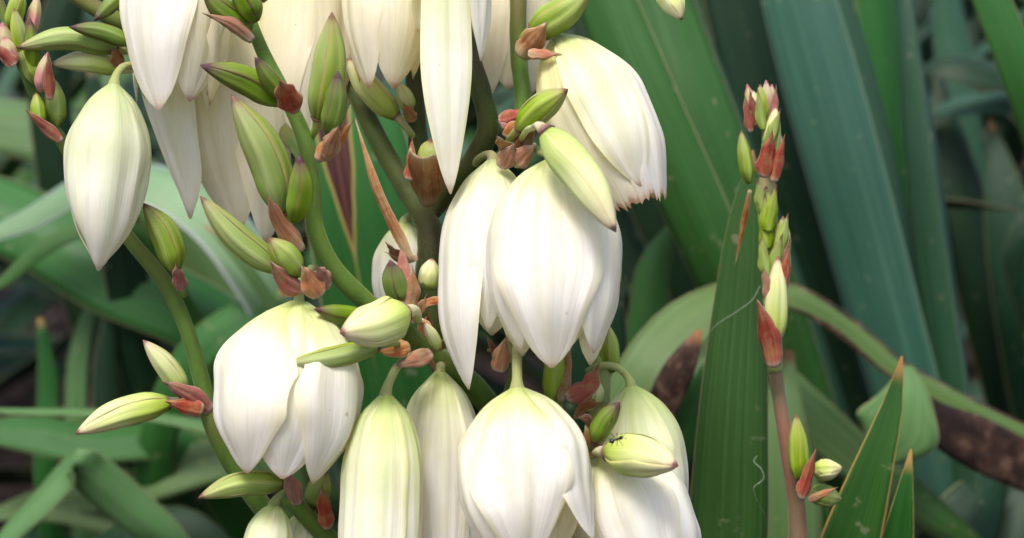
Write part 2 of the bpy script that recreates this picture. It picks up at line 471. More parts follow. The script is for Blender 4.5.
def litter():
    geos = []
    rg = np.random.default_rng(3)
    for k in range(700):
        p = np.array((rg.uniform(-1.4, 1.4), rg.uniform(.8, 4.5), rg.uniform(-.012, .012)))
        a = rg.uniform(0, 6.28); L = rg.uniform(.03, .16); d = np.array((math.cos(a), math.sin(a), rg.uniform(-.1, .25)))
        sp, q, s = curve([p, p + d * L * .5 + np.array((0, 0, .012)), p + d * L], 5)
        geos.append(ribbon_geo(sp, (rg.uniform(-.4, .4), rg.uniform(-.4, .4), 1), np.array((.3, 1, 1, .7, .1)) * rg.uniform(.004, .014), rg.uniform(-.8, .8), .0008, nu=3, seed=k))
    V, f, U = merge(*geos)
    o = link_mesh('leaf_litter', V, f, M['litter'], None, uvs=U)
    o['kind'] = 'stuff'; o['label'] = 'dry brown leaf litter on the dark soil beneath the plants'; o['category'] = 'leaf litter'
litter()

# ------------------------------------------------------------------ leaves
SEED = [100]
def nseed():
    SEED[0] += 1
    return SEED[0]

def leaf(plant, pts, w, mat, face=(0, .25, 1), fold=.18, cup=.15, twist=(0, 0), base=None, ruffle=.03, name='leaf', label=None, n=None, nu=9, thick=.0013):
    """pts from TIP to foot in (px, py, depth); w in pixels at each; base = world foot (or None)"""
    wp = [P(*p) for p in pts]
    hw = [0.5 * x * p[2] / F_PX for x, p in zip(w, pts)]
    if base is not None:
        wp.append(np.asarray(base, float)); hw.append(hw[-1] * .75)
    wp = np.array(wp)[::-1]; hw = hw[::-1]
    n = n or max(24, 8 * len(wp))
    sp, q, s = curve(wp, n)
    h = np.maximum(smooth(s, hw, q), .0002)
    tw = np.linspace(R(twist[1]), R(twist[0]), n)
    V, f, U = ribbon_geo(sp, C(face), h, cup, thick, nu=nu, fold=fold, twist=tw, ruffle=ruffle, seed=nseed())
    return link_mesh(name, V, f, M[mat], plant, uvs=U, label=label)

def plant_at(x, y, label, name='yucca_plant', group='yucca plants in the bed', h=.10):
    t = Thing(name, (x, y, -.03), label, 'yucca', group)
    V, f, U = tube_geo([(x, y, -.04), (x + .004, y, h * .5), (x, y + .004, h)], [.032, .036, .018], wob=.08, seed=nseed())
    link_mesh('trunk', V, f, M['stem_brown'], t, uvs=U)
    return t

def foot(t, ang=None, r=.02, z=.07):
    a = rng.uniform(0, 6.28) if ang is None else ang
    return (t.loc[0] + r * math.cos(a), t.loc[1] + r * math.sin(a), z + rng.uniform(-.03, .03))

# tall upright blades behind the young spike
pt = plant_at(.30, 1.02, 'yucca with tall upright blue-green blades behind the young pink spike')
leaf(pt, [(735, -270, .90), (798, 0, .88), (835, 135, .88), (872, 270, .89), (905, 390, .90), (950, 560, .92)], [4, 72, 76, 74, 70, 60], 'leaf_blue', (-.25, .15, 1), fold=.16, base=foot(pt), label='broad blue-green blade')
leaf(pt, [(850, -260, .95), (878, 0, .93), (893, 120, .93), (908, 250, .94), (930, 400, .95), (960, 600, .97)], [4, 50, 48, 46, 44, 40], 'leaf_green', (.35, .1, 1), fold=.1, base=foot(pt))
leaf(pt, [(820, -220, .98), (848, 0, .97), (872, 110, .97), (895, 230, .98), (925, 420, .99)], [4, 56, 54, 48, 40], 'leaf_green', (-.2, .1, 1), base=foot(pt))
leaf(pt, [(892, -230, .90), (902, 0, .88), (915, 135, .88), (930, 270, .89), (950, 400, .90), (975, 600, .92)], [3, 18, 28, 36, 36, 32], 'leaf_blue', (-.7, .1, .8), fold=.12, base=foot(pt))
leaf(pt, [(898, -200, .93), (914, 20, .91), (935, 150, .91), (952, 280, .92), (968, 400, .93), (990, 600, .94)], [3, 18, 24, 26, 26, 24], 'leaf_blue', (.8, .1, .6), fold=.1, base=foot(pt))
leaf(pt, [(600, -270, .87), (662, 0, .85), (706, 120, .84), (756, 250, .85), (812, 410, .88), (866, 600, .91)], [4, 74, 76, 72, 62, 50], 'leaf_green', (.25, .12, 1), fold=.16, base=foot(pt), label='green blade with a pale edge')
leaf(pt, [(560, -180, .83), (604, 0, .815), (648, 110, .81), (700, 225, .815), (760, 370, .84), (830, 600, .89)], [4, 60, 68, 66, 56, 46], 'leaf_green', (-.3, .05, 1), fold=.30, base=foot(pt), label='green blade with a dark folded half')
leaf(pt, [(640, -200, .93), (700, 30, .91), (744, 150, .91), (790, 270, .92), (842, 420, .94)], [3, 26, 30, 30, 28], 'leaf_blue', (.5, .1, 1), base=foot(pt))
leaf(pt, [(770, -220, .92), (846, 0, .905), (880, 120, .905), (905, 230, .91), (935, 380, .93)], [3, 22, 26, 26, 24], 'leaf_blue', (.7, .1, 1), base=foot(pt))
leaf(pt, [(690, -240, .96), (738, 0, .95), (772, 135, .95), (812, 280, .96), (850, 420, .97), (900, 600, .98)], [4, 66, 66, 60, 54, 46], 'leaf_shaded', (-.1, .1, 1), base=foot(pt))
leaf(pt, [(660, -200, 1.0), (702, 0, .99), (738, 120, .99), (778, 240, .99), (830, 400, 1.0)], [4, 50, 52, 48, 40], 'leaf_green', (.2, .1, 1), base=foot(pt))
leaf(pt, [(935, -120, .84), (992, 0, .83), (1020, 70, .83), (1060, 190, .85), (1075, 420, .9)], [5, 36, 40, 44, 44], 'leaf_green', (-.3, .2, 1), fold=.12, base=foot(pt))
leaf(pt, [(560, -150, 1.02), (600, 40, 1.0), (650, 180, 1.0), (720, 330, 1.01), (800, 480, 1.02)], [4, 50, 60, 58, 50], 'leaf_shaded', (.1, .2, 1), base=foot(pt))
leaf(pt, [(470, -110, 1.06), (540, 60, 1.05), (610, 200, 1.05), (700, 350, 1.04), (800, 520, 1.04)], [4, 46, 56, 56, 50], 'leaf_shaded', (.1, .25, 1), base=foot(pt))

# plant whose pointed blades come up beside the young spike
pf = plant_at(.13, .74, 'yucca with pointed dark green blades edged in gold beside the young spike')
lf6 = leaf(pf, [(753, 150, .675), (748, 210, .675), (741, 300, .675), (733, 420, .675), (728, 538, .68), (722, 760, .70)], [2, 34, 54, 70, 80, 76], 'leaf_green', (-.12, .1, 1), fold=.05, cup=.25, base=foot(pf), label='stiff pointed dark green blade')
leaf(pf, [(902, 356, .65), (891, 410, .65), (877, 455, .65), (851, 538, .655), (790, 740, .68)], [2, 23, 37, 60, 70], 'leaf_gold', (.1, .15, 1), fold=.04, cup=-.2, base=foot(pf), label='pointed blade with a gold margin')
leaf(pf, [(911, 449, .655), (905, 490, .655), (897, 540, .66), (850, 740, .68)], [2, 18, 36, 54], 'leaf_gold', (.2, .15, 1), fold=.04, cup=-.2, base=foot(pf), label='short pointed blade with an orange tip')
leaf(pf, [(640, 640, .7), (680, 690, .70), (715, 800, .71)], [3, 40, 50], 'leaf_gold', (0, .5, 1), base=foot(pf))

# plant with the arching, partly dried leaf
pd = plant_at(.02, .95, 'yucca with an arching pale leaf that dries brown along its edge')
leaf(pd, [(1110, 470, .88), (1040, 440, .86), (960, 402, .845), (895, 366, .835), (842, 322, .83), (790, 294, .82), (730, 297, .81), (682, 325, .80), (645, 370, .79), (608, 450, .79), (580, 580, .82)], [10, 24, 25, 26, 28, 34, 48, 62, 62, 50, 40], 'leaf_dry', (-.15, .6, 1), fold=.15, base=foot(pd), n=80, label='arching pale leaf with a dry brown edge')
leaf(pd, [(1080, 500, .87), (1030, 470, .856), (975, 442, .843), (935, 420, .838), (905, 390, .836)], [12, 50, 54, 40, 16], 'leaf_dead', (0, -.1, 1), fold=-.1, cup=.4, label='mottled brown dead leaf end')
leaf(pd, [(880, 462, .83), (896, 430, .825), (905, 400, .825), (908, 366, .83)], [20, 84, 56, 10], 'leaf_pale', (-.2, .2, 1), fold=.12, label='bent over pale leaf end')
leaf(pd, [(985, 562, .90), (905, 497, .88), (850, 450, .87), (795, 402, .86), (740, 360, .86), (660, 400, .86), (600, 520, .88)], [4, 40, 50, 54, 54, 46, 40], 'leaf_pale', (-.2, .5, 1), fold=.14, base=foot(pd), n=60)
leaf(pd, [(1010, 470, .92), (985, 500, .90), (960, 545, .89), (900, 700, .90)], [6, 60, 84, 80], 'leaf_shaded', (.2, .3, 1), base=foot(pd))  # dark blade added to stand for the shade below the dried leaf
leaf(pd, [(1060, 440, .95), (1030, 500, .93), (1010, 560, .92), (940, 720, .92)], [6, 50, 70, 70], 'leaf_shaded', (-.3, .2, 1), base=foot(pd))  # second dark blade standing for that shade
leaf(pd, [(1000, 560, .88), (940, 515, .86), (900, 490, .86), (860, 520, .86), (800, 620, .88)], [4, 32, 40, 40, 40], 'leaf_green', (.1, .4, 1), base=foot(pd))
leaf(pd, [(700, 330, .76), (688, 352, .76), (670, 385, .765), (650, 440, .78), (620, 560, .82)], [6, 24, 36, 34, 34], 'leaf_dead', (-.3, .2, 1), fold=.2, base=foot(pd), label='short brown dead leaf')
leaf(pd, [(712, 350, .775), (698, 395, .775), (680, 450, .78), (650, 560, .82)], [4, 26, 34, 34], 'leaf_green', (.3, .1, 1), fold=.15, base=foot(pd))
leaf(pd, [(790, 350, .84), (780, 440, .83), (785, 538, .83), (740, 700, .86)], [8, 60, 76, 60], 'leaf_pale', (0, .3, 1), base=foot(pd))

# shaded plant at the far right
pr = plant_at(.52, 1.30, 'shaded yucca with dull drooping blades beyond the upright blue-green blades')
leaf(pr, [(905, 70, 1.12), (940, 64, 1.10), (985, 70, 1.10), (1030, 78, 1.12), (1110, 160, 1.18), (1140, 420, 1.25)], [4, 30, 46, 48, 44, 40], 'leaf_shaded', (0, .8, 1), base=foot(pr))
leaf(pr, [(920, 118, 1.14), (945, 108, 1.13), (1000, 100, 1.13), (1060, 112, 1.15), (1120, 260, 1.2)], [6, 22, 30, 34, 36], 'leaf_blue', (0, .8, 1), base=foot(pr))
leaf(pr, [(935, 60, 1.16), (960, 170, 1.14), (990, 290, 1.14), (1020, 410, 1.16), (1060, 560, 1.2)], [5, 50, 66, 66, 60], 'leaf_shaded', (.3, .3, 1), base=foot(pr))
leaf(pr, [(990, 120, 1.12), (1010, 220, 1.10), (1026, 320, 1.10), (1050, 450, 1.12)], [5, 50, 60, 56], 'leaf_shaded', (-.3, .3, 1), base=foot(pr))
leaf(pr, [(1045, 205, 1.05), (1030, 215, 1.05), (1018, 240, 1.05), (1035, 330, 1.07)], [4, 16, 22, 24], 'leaf_shaded', (0, .5, 1), base=foot(pr))
leaf(pr, [(930, -80, 1.2), (950, 20, 1.2), (965, 140, 1.2), (1000, 330, 1.22)], [5, 34, 40, 40], 'leaf_blue', (0, .3, 1), base=foot(pr))
leaf(pr, [(960, 470, 1.0), (1000, 510, 1.0), (1050, 540, 1.02), (1080, 640, 1.06)], [4, 20, 30, 40], 'leaf_green', (0, .6, 1), base=foot(pr))

# plant behind the flower stalk, left
pl = plant_at(-.12, 1.05, 'yucca with broad arching grey-green leaves behind the left flowers')
leaf(pl, [(-140, 215, 1.0), (-60, 195, 1.0), (30, 222, .99), (110, 270, .98), (200, 312, .98), (290, 380, 1.0), (330, 560, 1.04)], [6, 70, 84, 84, 76, 60, 46], 'leaf_green', (-.05, .55, 1), fold=.3, base=foot(pl), n=60)
leaf(pl, [(-130, 150, 1.1), (-50, 118, 1.1), (20, 122, 1.09), (80, 142, 1.08), (150, 190, 1.08), (240, 330, 1.1)], [6, 60, 68, 66, 60, 50], 'leaf_pale', (0, .6, 1), fold=.3, base=foot(pl), n=50)
leaf(pl, [(-60, 250, .95), (20, 220, .95), (90, 180, .94), (150, 178, .93), (215, 215, .92), (265, 285, .92), (300, 380, .95)], [6, 30, 46, 58, 62, 58, 46], 'leaf_sky_sheen', (.1, .9, 1), fold=.22, base=foot(pl), n=60, label='leaf with sky sheen painted pale along its edge')
leaf(pl, [(-30, 300, .90), (5, 280, .90), (32, 255, .90), (66, 234, .90), (110, 222, .91), (180, 300, .95), (250, 500, 1.0)], [4, 13, 17, 18, 18, 22, 30], 'leaf_green', (0, .4, 1), base=foot(pl), n=50)
leaf(pl, [(-40, 408, .86), (10, 410, .86), (80, 411, .86), (160, 416, .87), (230, 432, .88), (300, 500, .92)], [4, 9, 12, 16, 22, 30], 'leaf_pale', (0, .9, .6), fold=.2, base=foot(pl), n=50)
leaf(pl, [(-40, 590, .85), (5, 532, .85), (40, 497, .85), (68, 466, .85), (75, 461, .845), (83, 467, .85), (115, 494, .86), (160, 536, .87), (200, 640, .92)], [8, 30, 36, 38, 28, 38, 44, 42, 36], 'leaf_pale', (-.35, .35, 1), fold=.30, twist=(25, -20), ruffle=.08, base=foot(pl), n=90, label='leaf kinked over in the middle')
leaf(pl, [(70, 512, .98), (110, 493, .97), (160, 474, .96), (225, 455, .96), (300, 470, .98)], [4, 34, 48, 50, 46], 'leaf_pale', (0, .7, 1), base=foot(pl))
leaf(pl, [(333, 40, .80), (345, 110, .79), (360, 190, .79), (376, 280, .80), (395, 400, .82), (400, 600, .88)], [20, 100, 118, 118, 104, 76], 'leaf_lesion', (.05, .1, 1), fold=.08, base=foot(pl), label='green leaf with a dark purple dried wedge')
leaf(pl, [(290, 288, .92), (245, 312, .92), (200, 345, .92), (160, 420, .94), (180, 600, 1.0)], [5, 34, 44, 44, 36], 'leaf_green', (0, .6, 1), base=foot(pl))
leaf(pl, [(205, 225, .90), (240, 258, .90), (275, 310, .91), (300, 420, .93)], [3, 14, 16, 20], 'leaf_pale', (.4, .6, 1), base=foot(pl))
leaf(pl, [(40, 318, 1.0), (48, 380, 1.0), (45, 450, 1.0), (70, 600, 1.03)], [6, 20, 22, 26], 'leaf_green', (.2, .2, 1), base=foot(pl))
leaf(pl, [(95, 290, 1.0), (78, 350, 1.0), (74, 420, 1.0), (100, 600, 1.03)], [6, 22, 24, 26], 'leaf_pale', (-.2, .2, 1), base=foot(pl))
leaf(pl, [(112, 300, .98), (106, 370, .98), (110, 450, .98), (130, 600, 1.0)], [6, 26, 28, 26], 'leaf_shaded', (.4, .2, 1), base=foot(pl))
leaf(pl, [(-50, 430, .95), (20, 430, .95), (90, 440, .95), (170, 440, .96), (240, 520, 1.0)], [4, 40, 46, 44, 40], 'leaf_green', (0, .8, 1), base=foot(pl))
leaf(pl, [(110, -90, 1.05), (75, -20, 1.05), (52, 50, 1.05), (60, 180, 1.06), (120, 400, 1.08)], [5, 34, 40, 44, 44], 'leaf_shaded', (.3, .2, 1), base=foot(pl))
leaf(pl, [(90, 60, .96), (105, 150, .96), (122, 250, .97), (150, 400, 1.0)], [5, 40, 44, 44], 'leaf_shaded', (.2, .2, 1), base=foot(pl))
leaf(pl, [(-30, 520, .98), (60, 500, .98), (140, 520, .98), (210, 600, 1.0)], [4, 44, 50, 44], 'leaf_pale', (0, .8, 1), base=foot(pl))
leaf(pl, [(430, -60, .95), (420, 60, .94), (412, 180, .94), (405, 320, .95), (400, 520, .98)], [5, 70, 80, 80, 70], 'leaf_blue', (-.2, .2, 1), base=foot(pl))
leaf(pl, [(560, 190, .84), (590, 250, .84), (600, 340, .84), (560, 480, .86), (480, 640, .92)], [5, 40, 60, 66, 56], 'leaf_shaded', (.2, .2, 1), base=foot(pl))
leaf(pl, [(680, 215, .90), (655, 260, .90), (645, 330, .90), (600, 470, .92), (500, 650, .98)], [4, 30, 40, 44, 44], 'leaf_green', (-.2, .2, 1), base=foot(pl))
leaf(pl, [(330, 330, .86), (390, 360, .86), (440, 420, .87), (440, 560, .90)], [6, 50, 66, 60], 'leaf_green', (0, .3, 1), base=foot(pl))
leaf(pl, [(250, 560, .92), (180, 520, .92), (110, 540, .93), (60, 600, .96)], [4, 36, 40, 36], 'leaf_shaded', (0, .8, 1), base=foot(pl))

# more rosettes further back fill the bed: leaves share a few blade meshes
def blade_mesh(k):
    rg = np.random.default_rng(900 + k)
    L = .62; e = 1.25 - .25 * k                      # start angle; later meshes arch more
    ang = np.linspace(0, 1, 9)
    th = e - (.25 + .28 * k) * ang**1.6
    st = np.stack([np.cos(th), np.zeros(9), np.sin(th)], -1) * (L / 8)
    pts = np.concatenate([[(0.015, 0, 0)], np.cumsum(st[:-1], axis=0) + (0.015, 0, 0)])
    sp, q, s = curve(pts, 16)
    hw = smooth([0, .1, .5, .8, .95, 1], [.013, .014, .022, .016, .005, .0004], q)
    hint = np.stack([-np.sin(np.interp(q, ang, th)), 0 * q, np.cos(np.interp(q, ang, th))], -1)
    V, f, U = ribbon_geo(sp, hint, hw, -.35, .0012, nu=5, fold=-.15, ruffle=.05, twist=np.linspace(0, rg.uniform(-.7, .7), 16), seed=k)
    return V, f, U
BL = [blade_mesh(k) for k in range(4)]
BM = {}
def rosette(x, y, n, label, mats, size=1.0, seed=0):
    t = plant_at(x, y, label, group='yucca plants in the bed', h=.08)
    rg = np.random.default_rng(seed)
    for i in range(n):
        k = min(3, int(4 * i / n)); mt = mats[rg.integers(len(mats))]
        key = (k, mt)
        if key not in BM:
            V, f, U = BL[k]
            o = link_mesh('leaf', V, f, M[mt], None, uvs=U)
            BM[key] = o.data; bpy.data.objects.remove(o)
        o = bpy.data.objects.new('leaf', BM[key]); COL.objects.link(o); o.parent = t.o
        o.location = (0, 0, .11 - .05 * i / n)
        s = size * rg.uniform(.8, 1.15)
        o.scale = (s, s * rg.uniform(.85, 1.2), s)
        o.rotation_euler = (rg.uniform(-.12, .12), rg.uniform(-.15, .2), i * 2.39996 + rg.uniform(-.2, .2))
DEEP = ['leaf_shaded', 'leaf_shaded', 'leaf_green', 'leaf_blue']
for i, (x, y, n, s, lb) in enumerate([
    (.98, 1.15, 34, 1.25, 'large dark yucca rosette added to shade the bed, right of the shaded drooping blades'),  # added mostly out of view, its leaves block light from above
    (-.80, 1.05, 34, 1.2, 'large dark yucca rosette added to shade the bed, left of the broad arching leaves'),  # added likewise on the left to keep light off the bed
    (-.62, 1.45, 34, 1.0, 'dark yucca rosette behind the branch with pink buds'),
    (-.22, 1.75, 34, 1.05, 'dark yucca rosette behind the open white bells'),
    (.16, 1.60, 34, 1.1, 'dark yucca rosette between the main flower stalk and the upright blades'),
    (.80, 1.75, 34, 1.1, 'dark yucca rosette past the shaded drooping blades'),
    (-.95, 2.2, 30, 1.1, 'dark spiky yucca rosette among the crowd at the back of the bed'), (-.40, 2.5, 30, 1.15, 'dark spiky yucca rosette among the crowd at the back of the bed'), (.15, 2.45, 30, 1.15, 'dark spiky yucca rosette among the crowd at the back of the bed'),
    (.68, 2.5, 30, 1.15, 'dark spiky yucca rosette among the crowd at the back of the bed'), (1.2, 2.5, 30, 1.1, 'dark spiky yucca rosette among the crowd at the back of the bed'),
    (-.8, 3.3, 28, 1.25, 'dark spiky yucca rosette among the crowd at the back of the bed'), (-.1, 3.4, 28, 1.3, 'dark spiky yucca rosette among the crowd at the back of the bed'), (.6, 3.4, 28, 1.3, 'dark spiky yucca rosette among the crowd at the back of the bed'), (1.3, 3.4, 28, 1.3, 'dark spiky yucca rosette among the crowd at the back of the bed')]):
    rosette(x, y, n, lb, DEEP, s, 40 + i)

# ------------------------------------------------------------------ flowers, buds, bracts
BELL = [(0, .11), (.06, .40), (.2, .76), (.45, 1), (.72, .95), (1, .62)]
CLOSED = [(0, .12), (.06, .42), (.2, .80), (.42, 1), (.65, .90), (.85, .55), (1, .07)]
LONG = [(0, .13), (.07, .5), (.22, .85), (.5, 1), (.8, .98), (1, .9)]
BUD = [(0, .30), (.08, .62), (.3, 1), (.58, .95), (.82, .58), (.95, .22), (1, .03)]
TEP = [(0, .30), (.12, .62), (.3, .90), (.48, 1), (.68, .88), (.86, .54), (.95, .26), (1, .03)]
WIDE = [(0, .30), (.12, .62), (.3, .90), (.5, 1), (.8, .92), (1, .55)]

class Frame:
    """axis curve of a flower or bud with the camera-facing direction round it"""
    def __init__(self, pts, n):
        sp, q, s = curve(pts, n)
        self.c, self.q = sp, q
        self.T = unit(np.gradient(sp, axis=0))
        tocam = unit(CAM - sp)
        self.f = unit(tocam - self.T * np.sum(tocam * self.T, axis=1, keepdims=True))
        self.s = np.cross(self.f, self.T)          # points image-right for an axis that hangs down
        self.L = float(np.sum(np.linalg.norm(np.diff(sp, axis=0), axis=1)))
    def at(self, t):
        g = lambda a: np.stack([np.interp(np.minimum(t, 1), self.q, a[:, k]) for k in range(3)], -1)
        c = g(self.c) + self.T[-1] * (np.maximum(t - 1, 0) * self.L)[:, None]
        return c, unit(g(self.f)), unit(g(self.s))

def tepal(thing, parent, fr, Rm, phi, w, l, lay, flare, prof, mat, k=.9, n=30, nu=25, jag=0.0, ruffle=.075, ridge=.045, thick=0, wrap=False, corr=.021, label=None, seed=None, tep=None):
    t = np.linspace(0, 1, n)
    c, f, s = fr.at(t * l)
    px, py = zip(*prof)
    r = smooth(px, py, t) * Rm * lay + flare * Rm * np.clip((t - .6) / .4, 0, 1)**1.7
    phv = R(phi)
    dirv = f * math.cos(phv) + s * math.sin(phv)
    spine = c + dirv * r[:, None]
    if wrap:
        hw = np.maximum(w * r, .00025)
        cup = np.full(n, min(w, 1.35) / k)
    else:
        tx, ty = zip(*(tep or TEP))
        hw = np.maximum(smooth(tx, ty, t) * w * Rm, .00025)
        cup = np.minimum(hw / np.maximum(r * k, .2 * Rm), 1.45)
    V, fc, U = ribbon_geo(spine, dirv, hw, cup, thick, nu=nu, jag=jag * Rm, ruffle=ruffle, ridge=ridge, corr=corr, seed=seed or nseed())
    return link_mesh('petal', V, fc, M[mat], thing, parent, U, label)

def flower(thing, base, tip, width, tepals, prof=BELL, mat='petal_white', pedicel=None, label=None, ped_r=4.0, via=None, pmat='pedicel'):
    """base, tip: (px,py,d); width in px; tepals: (phi, halfwidth/R, length, layer, flare[, opts]) """
    ax = [P(*base)] + ([P(*v) for v in via] if via else []) + [P(*tip)]
    fr = Frame(ax, 24)
    Rm = .5 * width * base[2] / F_PX
    k = base[2] / F_PX
    b = P(*base)
    a0 = fr.T[0]
    pp = [P(*p) for p in pedicel] if pedicel else [b - a0 * 12 * k, b - a0 * 6 * k]
    pts = pp + [b, b + a0 * 5 * k]
    rad = [ped_r * k] * len(pp) + [ped_r * 1.5 * k, ped_r * 1.9 * k]
    geo = tube_geo(pts, rad, ns=12, wob=.03, seed=nseed())
    o = link_mesh('flower', *geo[:2], M[pmat], thing, None, geo[2], label)
    # pistil: a fluted green column with a pale crown
    q0, q1 = b + a0 * 4 * k, b + a0 * fr.L * .55
    g = tube_geo([q0, b * .6 + q1 * .4, b * .15 + q1 * .85, q1], [.10 * Rm, .19 * Rm, .15 * Rm, .10 * Rm], ns=12, lobes=.12, seed=nseed())
    link_mesh('pistil', *g[:2], M['pistil'], thing, o, g[2])
    for tp in tepals:
        op = dict(tp[5]) if len(tp) > 5 else {}
        mt = op.pop('mat', mat); pr_ = op.pop('prof', prof)
        tepal(thing, o, fr, Rm, tp[0], tp[1], tp[2], tp[3], tp[4], pr_, mt, **op)
    return o

def free_petal(thing, parent, pts, w, mat, face=(0, 0, 1), cup=.7, ruffle=.06, label=None):
    sp, q, s_ = curve([P(*p) for p in pts], 32)
    hw = np.maximum(smooth(s_, [.5 * x * p[2] / F_PX for x, p in zip(w, pts)], q), .0002)
    V, f, U = ribbon_geo(sp, C(face), hw, cup, 0, nu=25, ruffle=ruffle, ridge=.05, corr=.021, seed=nseed())
    return link_mesh('petal', V, f, M[mat], thing, parent, U, label)

def bud(thing, base, tip, width, mat='bud_green', bend=0, bendz=0.0, roll=None, stalk=None, label=None, prof=BUD, name='bud', tip_mat=None):
    """closed bud: three overlapping outer tepals round a core; bend in px to the side of base->tip"""
    b, e = P(*base), P(*tip)
    k = base[2] / F_PX
    pv = np.array((tip[0] - base[0], tip[1] - base[1]), float); ln = np.linalg.norm(pv)
    off = np.array((pv[1], -pv[0])) / ln * bend                  # positive bend: to the left of travel in the image
    mid = P((base[0] + tip[0]) / 2 + off[0], (base[1] + tip[1]) / 2 + off[1], (base[2] + tip[2]) / 2 + bendz)
    fr = Frame([b, mid, e], 24)
    Rm = .5 * width * k
    px, py = zip(*prof)
    t = np.linspace(0, 1, 16)
    c, f, s = fr.at(t)
    pts = list(c)
    rad = list(smooth(px, py, t) * Rm * .90)
    g = tube_geo(pts, rad, ns=12, n=20, seed=nseed())
    geos = [g]
    if stalk is not None:
        sp = [P(*p) for p in stalk] + [b, b + fr.T[0] * 4 * k]
        geos.append(tube_geo(sp, [3.2 * k] * (len(sp) - 2) + [max(3.5 * k, Rm * .35), Rm * .55], ns=10, seed=nseed()))
    g = merge(*geos)
    o = link_mesh(name, *g[:2], M[mat], thing, None, g[2], label)
    rl = rng.uniform(0, 120) if roll is None else roll
    for j in range(3):
        tepal(thing, o, fr, Rm, rl + 120 * j, 1.16, 1.0, .97 + .03 * j, 0, prof, mat, k=1.0, n=18, nu=13, wrap=True, ruffle=.03, ridge=.085, thick=.0005, corr=.02)
    return o

def bract(thing, base, tip, width, mat='bract_red', face=(0, 0, 1), cup=1.1, bend=0, twist=(0, 0), ruffle=.10, shape=None, label=None, bz=0.0, jag=.0016):
    pv = np.array((tip[0] - base[0], tip[1] - base[1]), float); ln = np.linalg.norm(pv)
    off = np.array((pv[1], -pv[0])) / ln * bend
    mid = P((base[0] + tip[0]) / 2 + off[0], (base[1] + tip[1]) / 2 + off[1], (base[2] + tip[2]) / 2 + bz)
    sp, q, s = curve([P(*base), mid, P(*tip)], 20)
    hw = .5 * width * base[2] / F_PX
    sh = shape or [(0, .55), (.2, 1), (.45, .92), (.75, .55), (.92, .2), (1, .04)]
    px, py = zip(*sh)
    V, f, U = ribbon_geo(sp, C(face), np.maximum(smooth(px, py, q) * hw, .0002), cup, .0005, nu=15, twist=np.linspace(R(twist[0]), R(twist[1]), 20), ruffle=ruffle * 1.5, corr=.045, jag=jag, seed=nseed())
    return link_mesh('bract', V, f, M[mat], thing, None, U, label)

def stem(thing, pts, rad, mat='stem', name='stem', n=None, label=None):
    wp = [P(*p) if len(p) == 3 else np.asarray(p[:3], float) for p in pts]
    rr = [r * depth(w) / F_PX for r, w in zip(rad, wp)]
    g = tube_geo(wp, rr, ns=16, n=n, wob=.025, seed=nseed())
    return link_mesh(name, *g[:2], M[mat], thing, None, g[2], label)

# ------------------------------------------------------------------ the main flower stalk
gx = P(470, 560, .63)
st = Thing('yucca_flower_stalk', (gx[0], gx[1] + .02, -.02), 'large branching yucca flower stalk hung with creamy white bell flowers and green buds', 'flower stalk')
W3 = lambda x, y, z: (x, y, z, 0)
# stems
stem(st, [(345, -60, .66), (352, 80, .64), (378, 140, .632), (408, 192, .625), (428, 225, .622), (428, 290, .622), (440, 350, .624), (470, 430, .628), (490, 560, .635), W3(gx[0] + .005, gx[1] + .01, .22), W3(gx[0], gx[1] + .02, -.03)],
     [7, 9, 10, 11, 13, 14, 15, 16, 17, 19, 22], 'stem_dark', n=90, label='thick dark main stem')
stem(st, [(410, -40, .65), (414, 60, .645), (417, 130, .638), (424, 195, .63)], [8, 9, 10, 11], 'stem_dark', name='branch')
stem(st, [(455, -30, .62), (466, 40, .615), (482, 95, .612), (488, 125, .612), (476, 158, .616), (448, 190, .622), (430, 215, .624)], [7, 9, 10.5, 11, 11.5, 11, 9], 'stem_dark', name='branch', n=50)
stem(st, [(519, -40, .625), (518, 20, .62), (519, 60, .62), (523, 105, .618), (520, 135, .616), (500, 160, .618), (476, 170, .620)], [8.5, 8.5, 8.5, 8.5, 9, 9, 8], 'stem', name='branch', n=50)
stem(st, [(228, -35, .595), (245, 8, .592), (262, 50, .59), (285, 95, .588), (303, 135, .588), (312, 180, .588), (316, 230, .59), (332, 265, .592), (362, 298, .596), (400, 330, .602), (440, 360, .61), (472, 385, .618), (500, 420, .626)],
     [5.5, 6.5, 7, 7.5, 8, 8.5, 9, 9.5, 10, 11, 12, 12.5, 12], 'stem', name='branch', n=110, label='slender green side branch with paired buds')
stem(st, [(-8, -20, .60), (6, 20, .60), (22, 65, .60), (40, 105, .602), (62, 142, .605), (100, 200, .612), (132, 242, .612), (165, 283, .61), (185, 325, .61), (200, 375, .61), (215, 432, .61), (250, 490, .615), (310, 560, .625), (400, 640, .63), (480, 690, .64)],
     [4.5, 5, 5.5, 6, 6.5, 7, 7.5, 8, 8, 8.5, 9, 10, 11, 12, 12], 'stem', name='branch', n=120, label='left side branch with pink tipped buds')
stem(st, [(50, -25, .62), (85, 2, .62), (120, 22, .622), (165, 45, .645), (225, 85, .662), (280, 128, .63), (306, 160, .592)], [8, 8.5, 9, 9, 9, 8, 7], 'stem', name='branch', n=60)
stem(st, [(286, 495, .585), (305, 515, .59), (330, 540, .597), (380, 590, .61), (480, 660, .635)], [8, 9, 10, 11, 12], 'stem', name='branch', n=40)
stem(st, [(598, 322, .615), (600, 350, .612), (600, 400, .615), (585, 470, .62), (560, 560, .63), (500, 640, .64)], [7, 9, 10, 11, 11, 12], 'pedicel', name='branch', n=40)
stem(st, [(560, 340, .62), (556, 370, .618), (552, 420, .62), (545, 520, .63), (510, 620, .64)], [8, 9.5, 10, 10, 11], 'pedicel', name='branch', n=40)
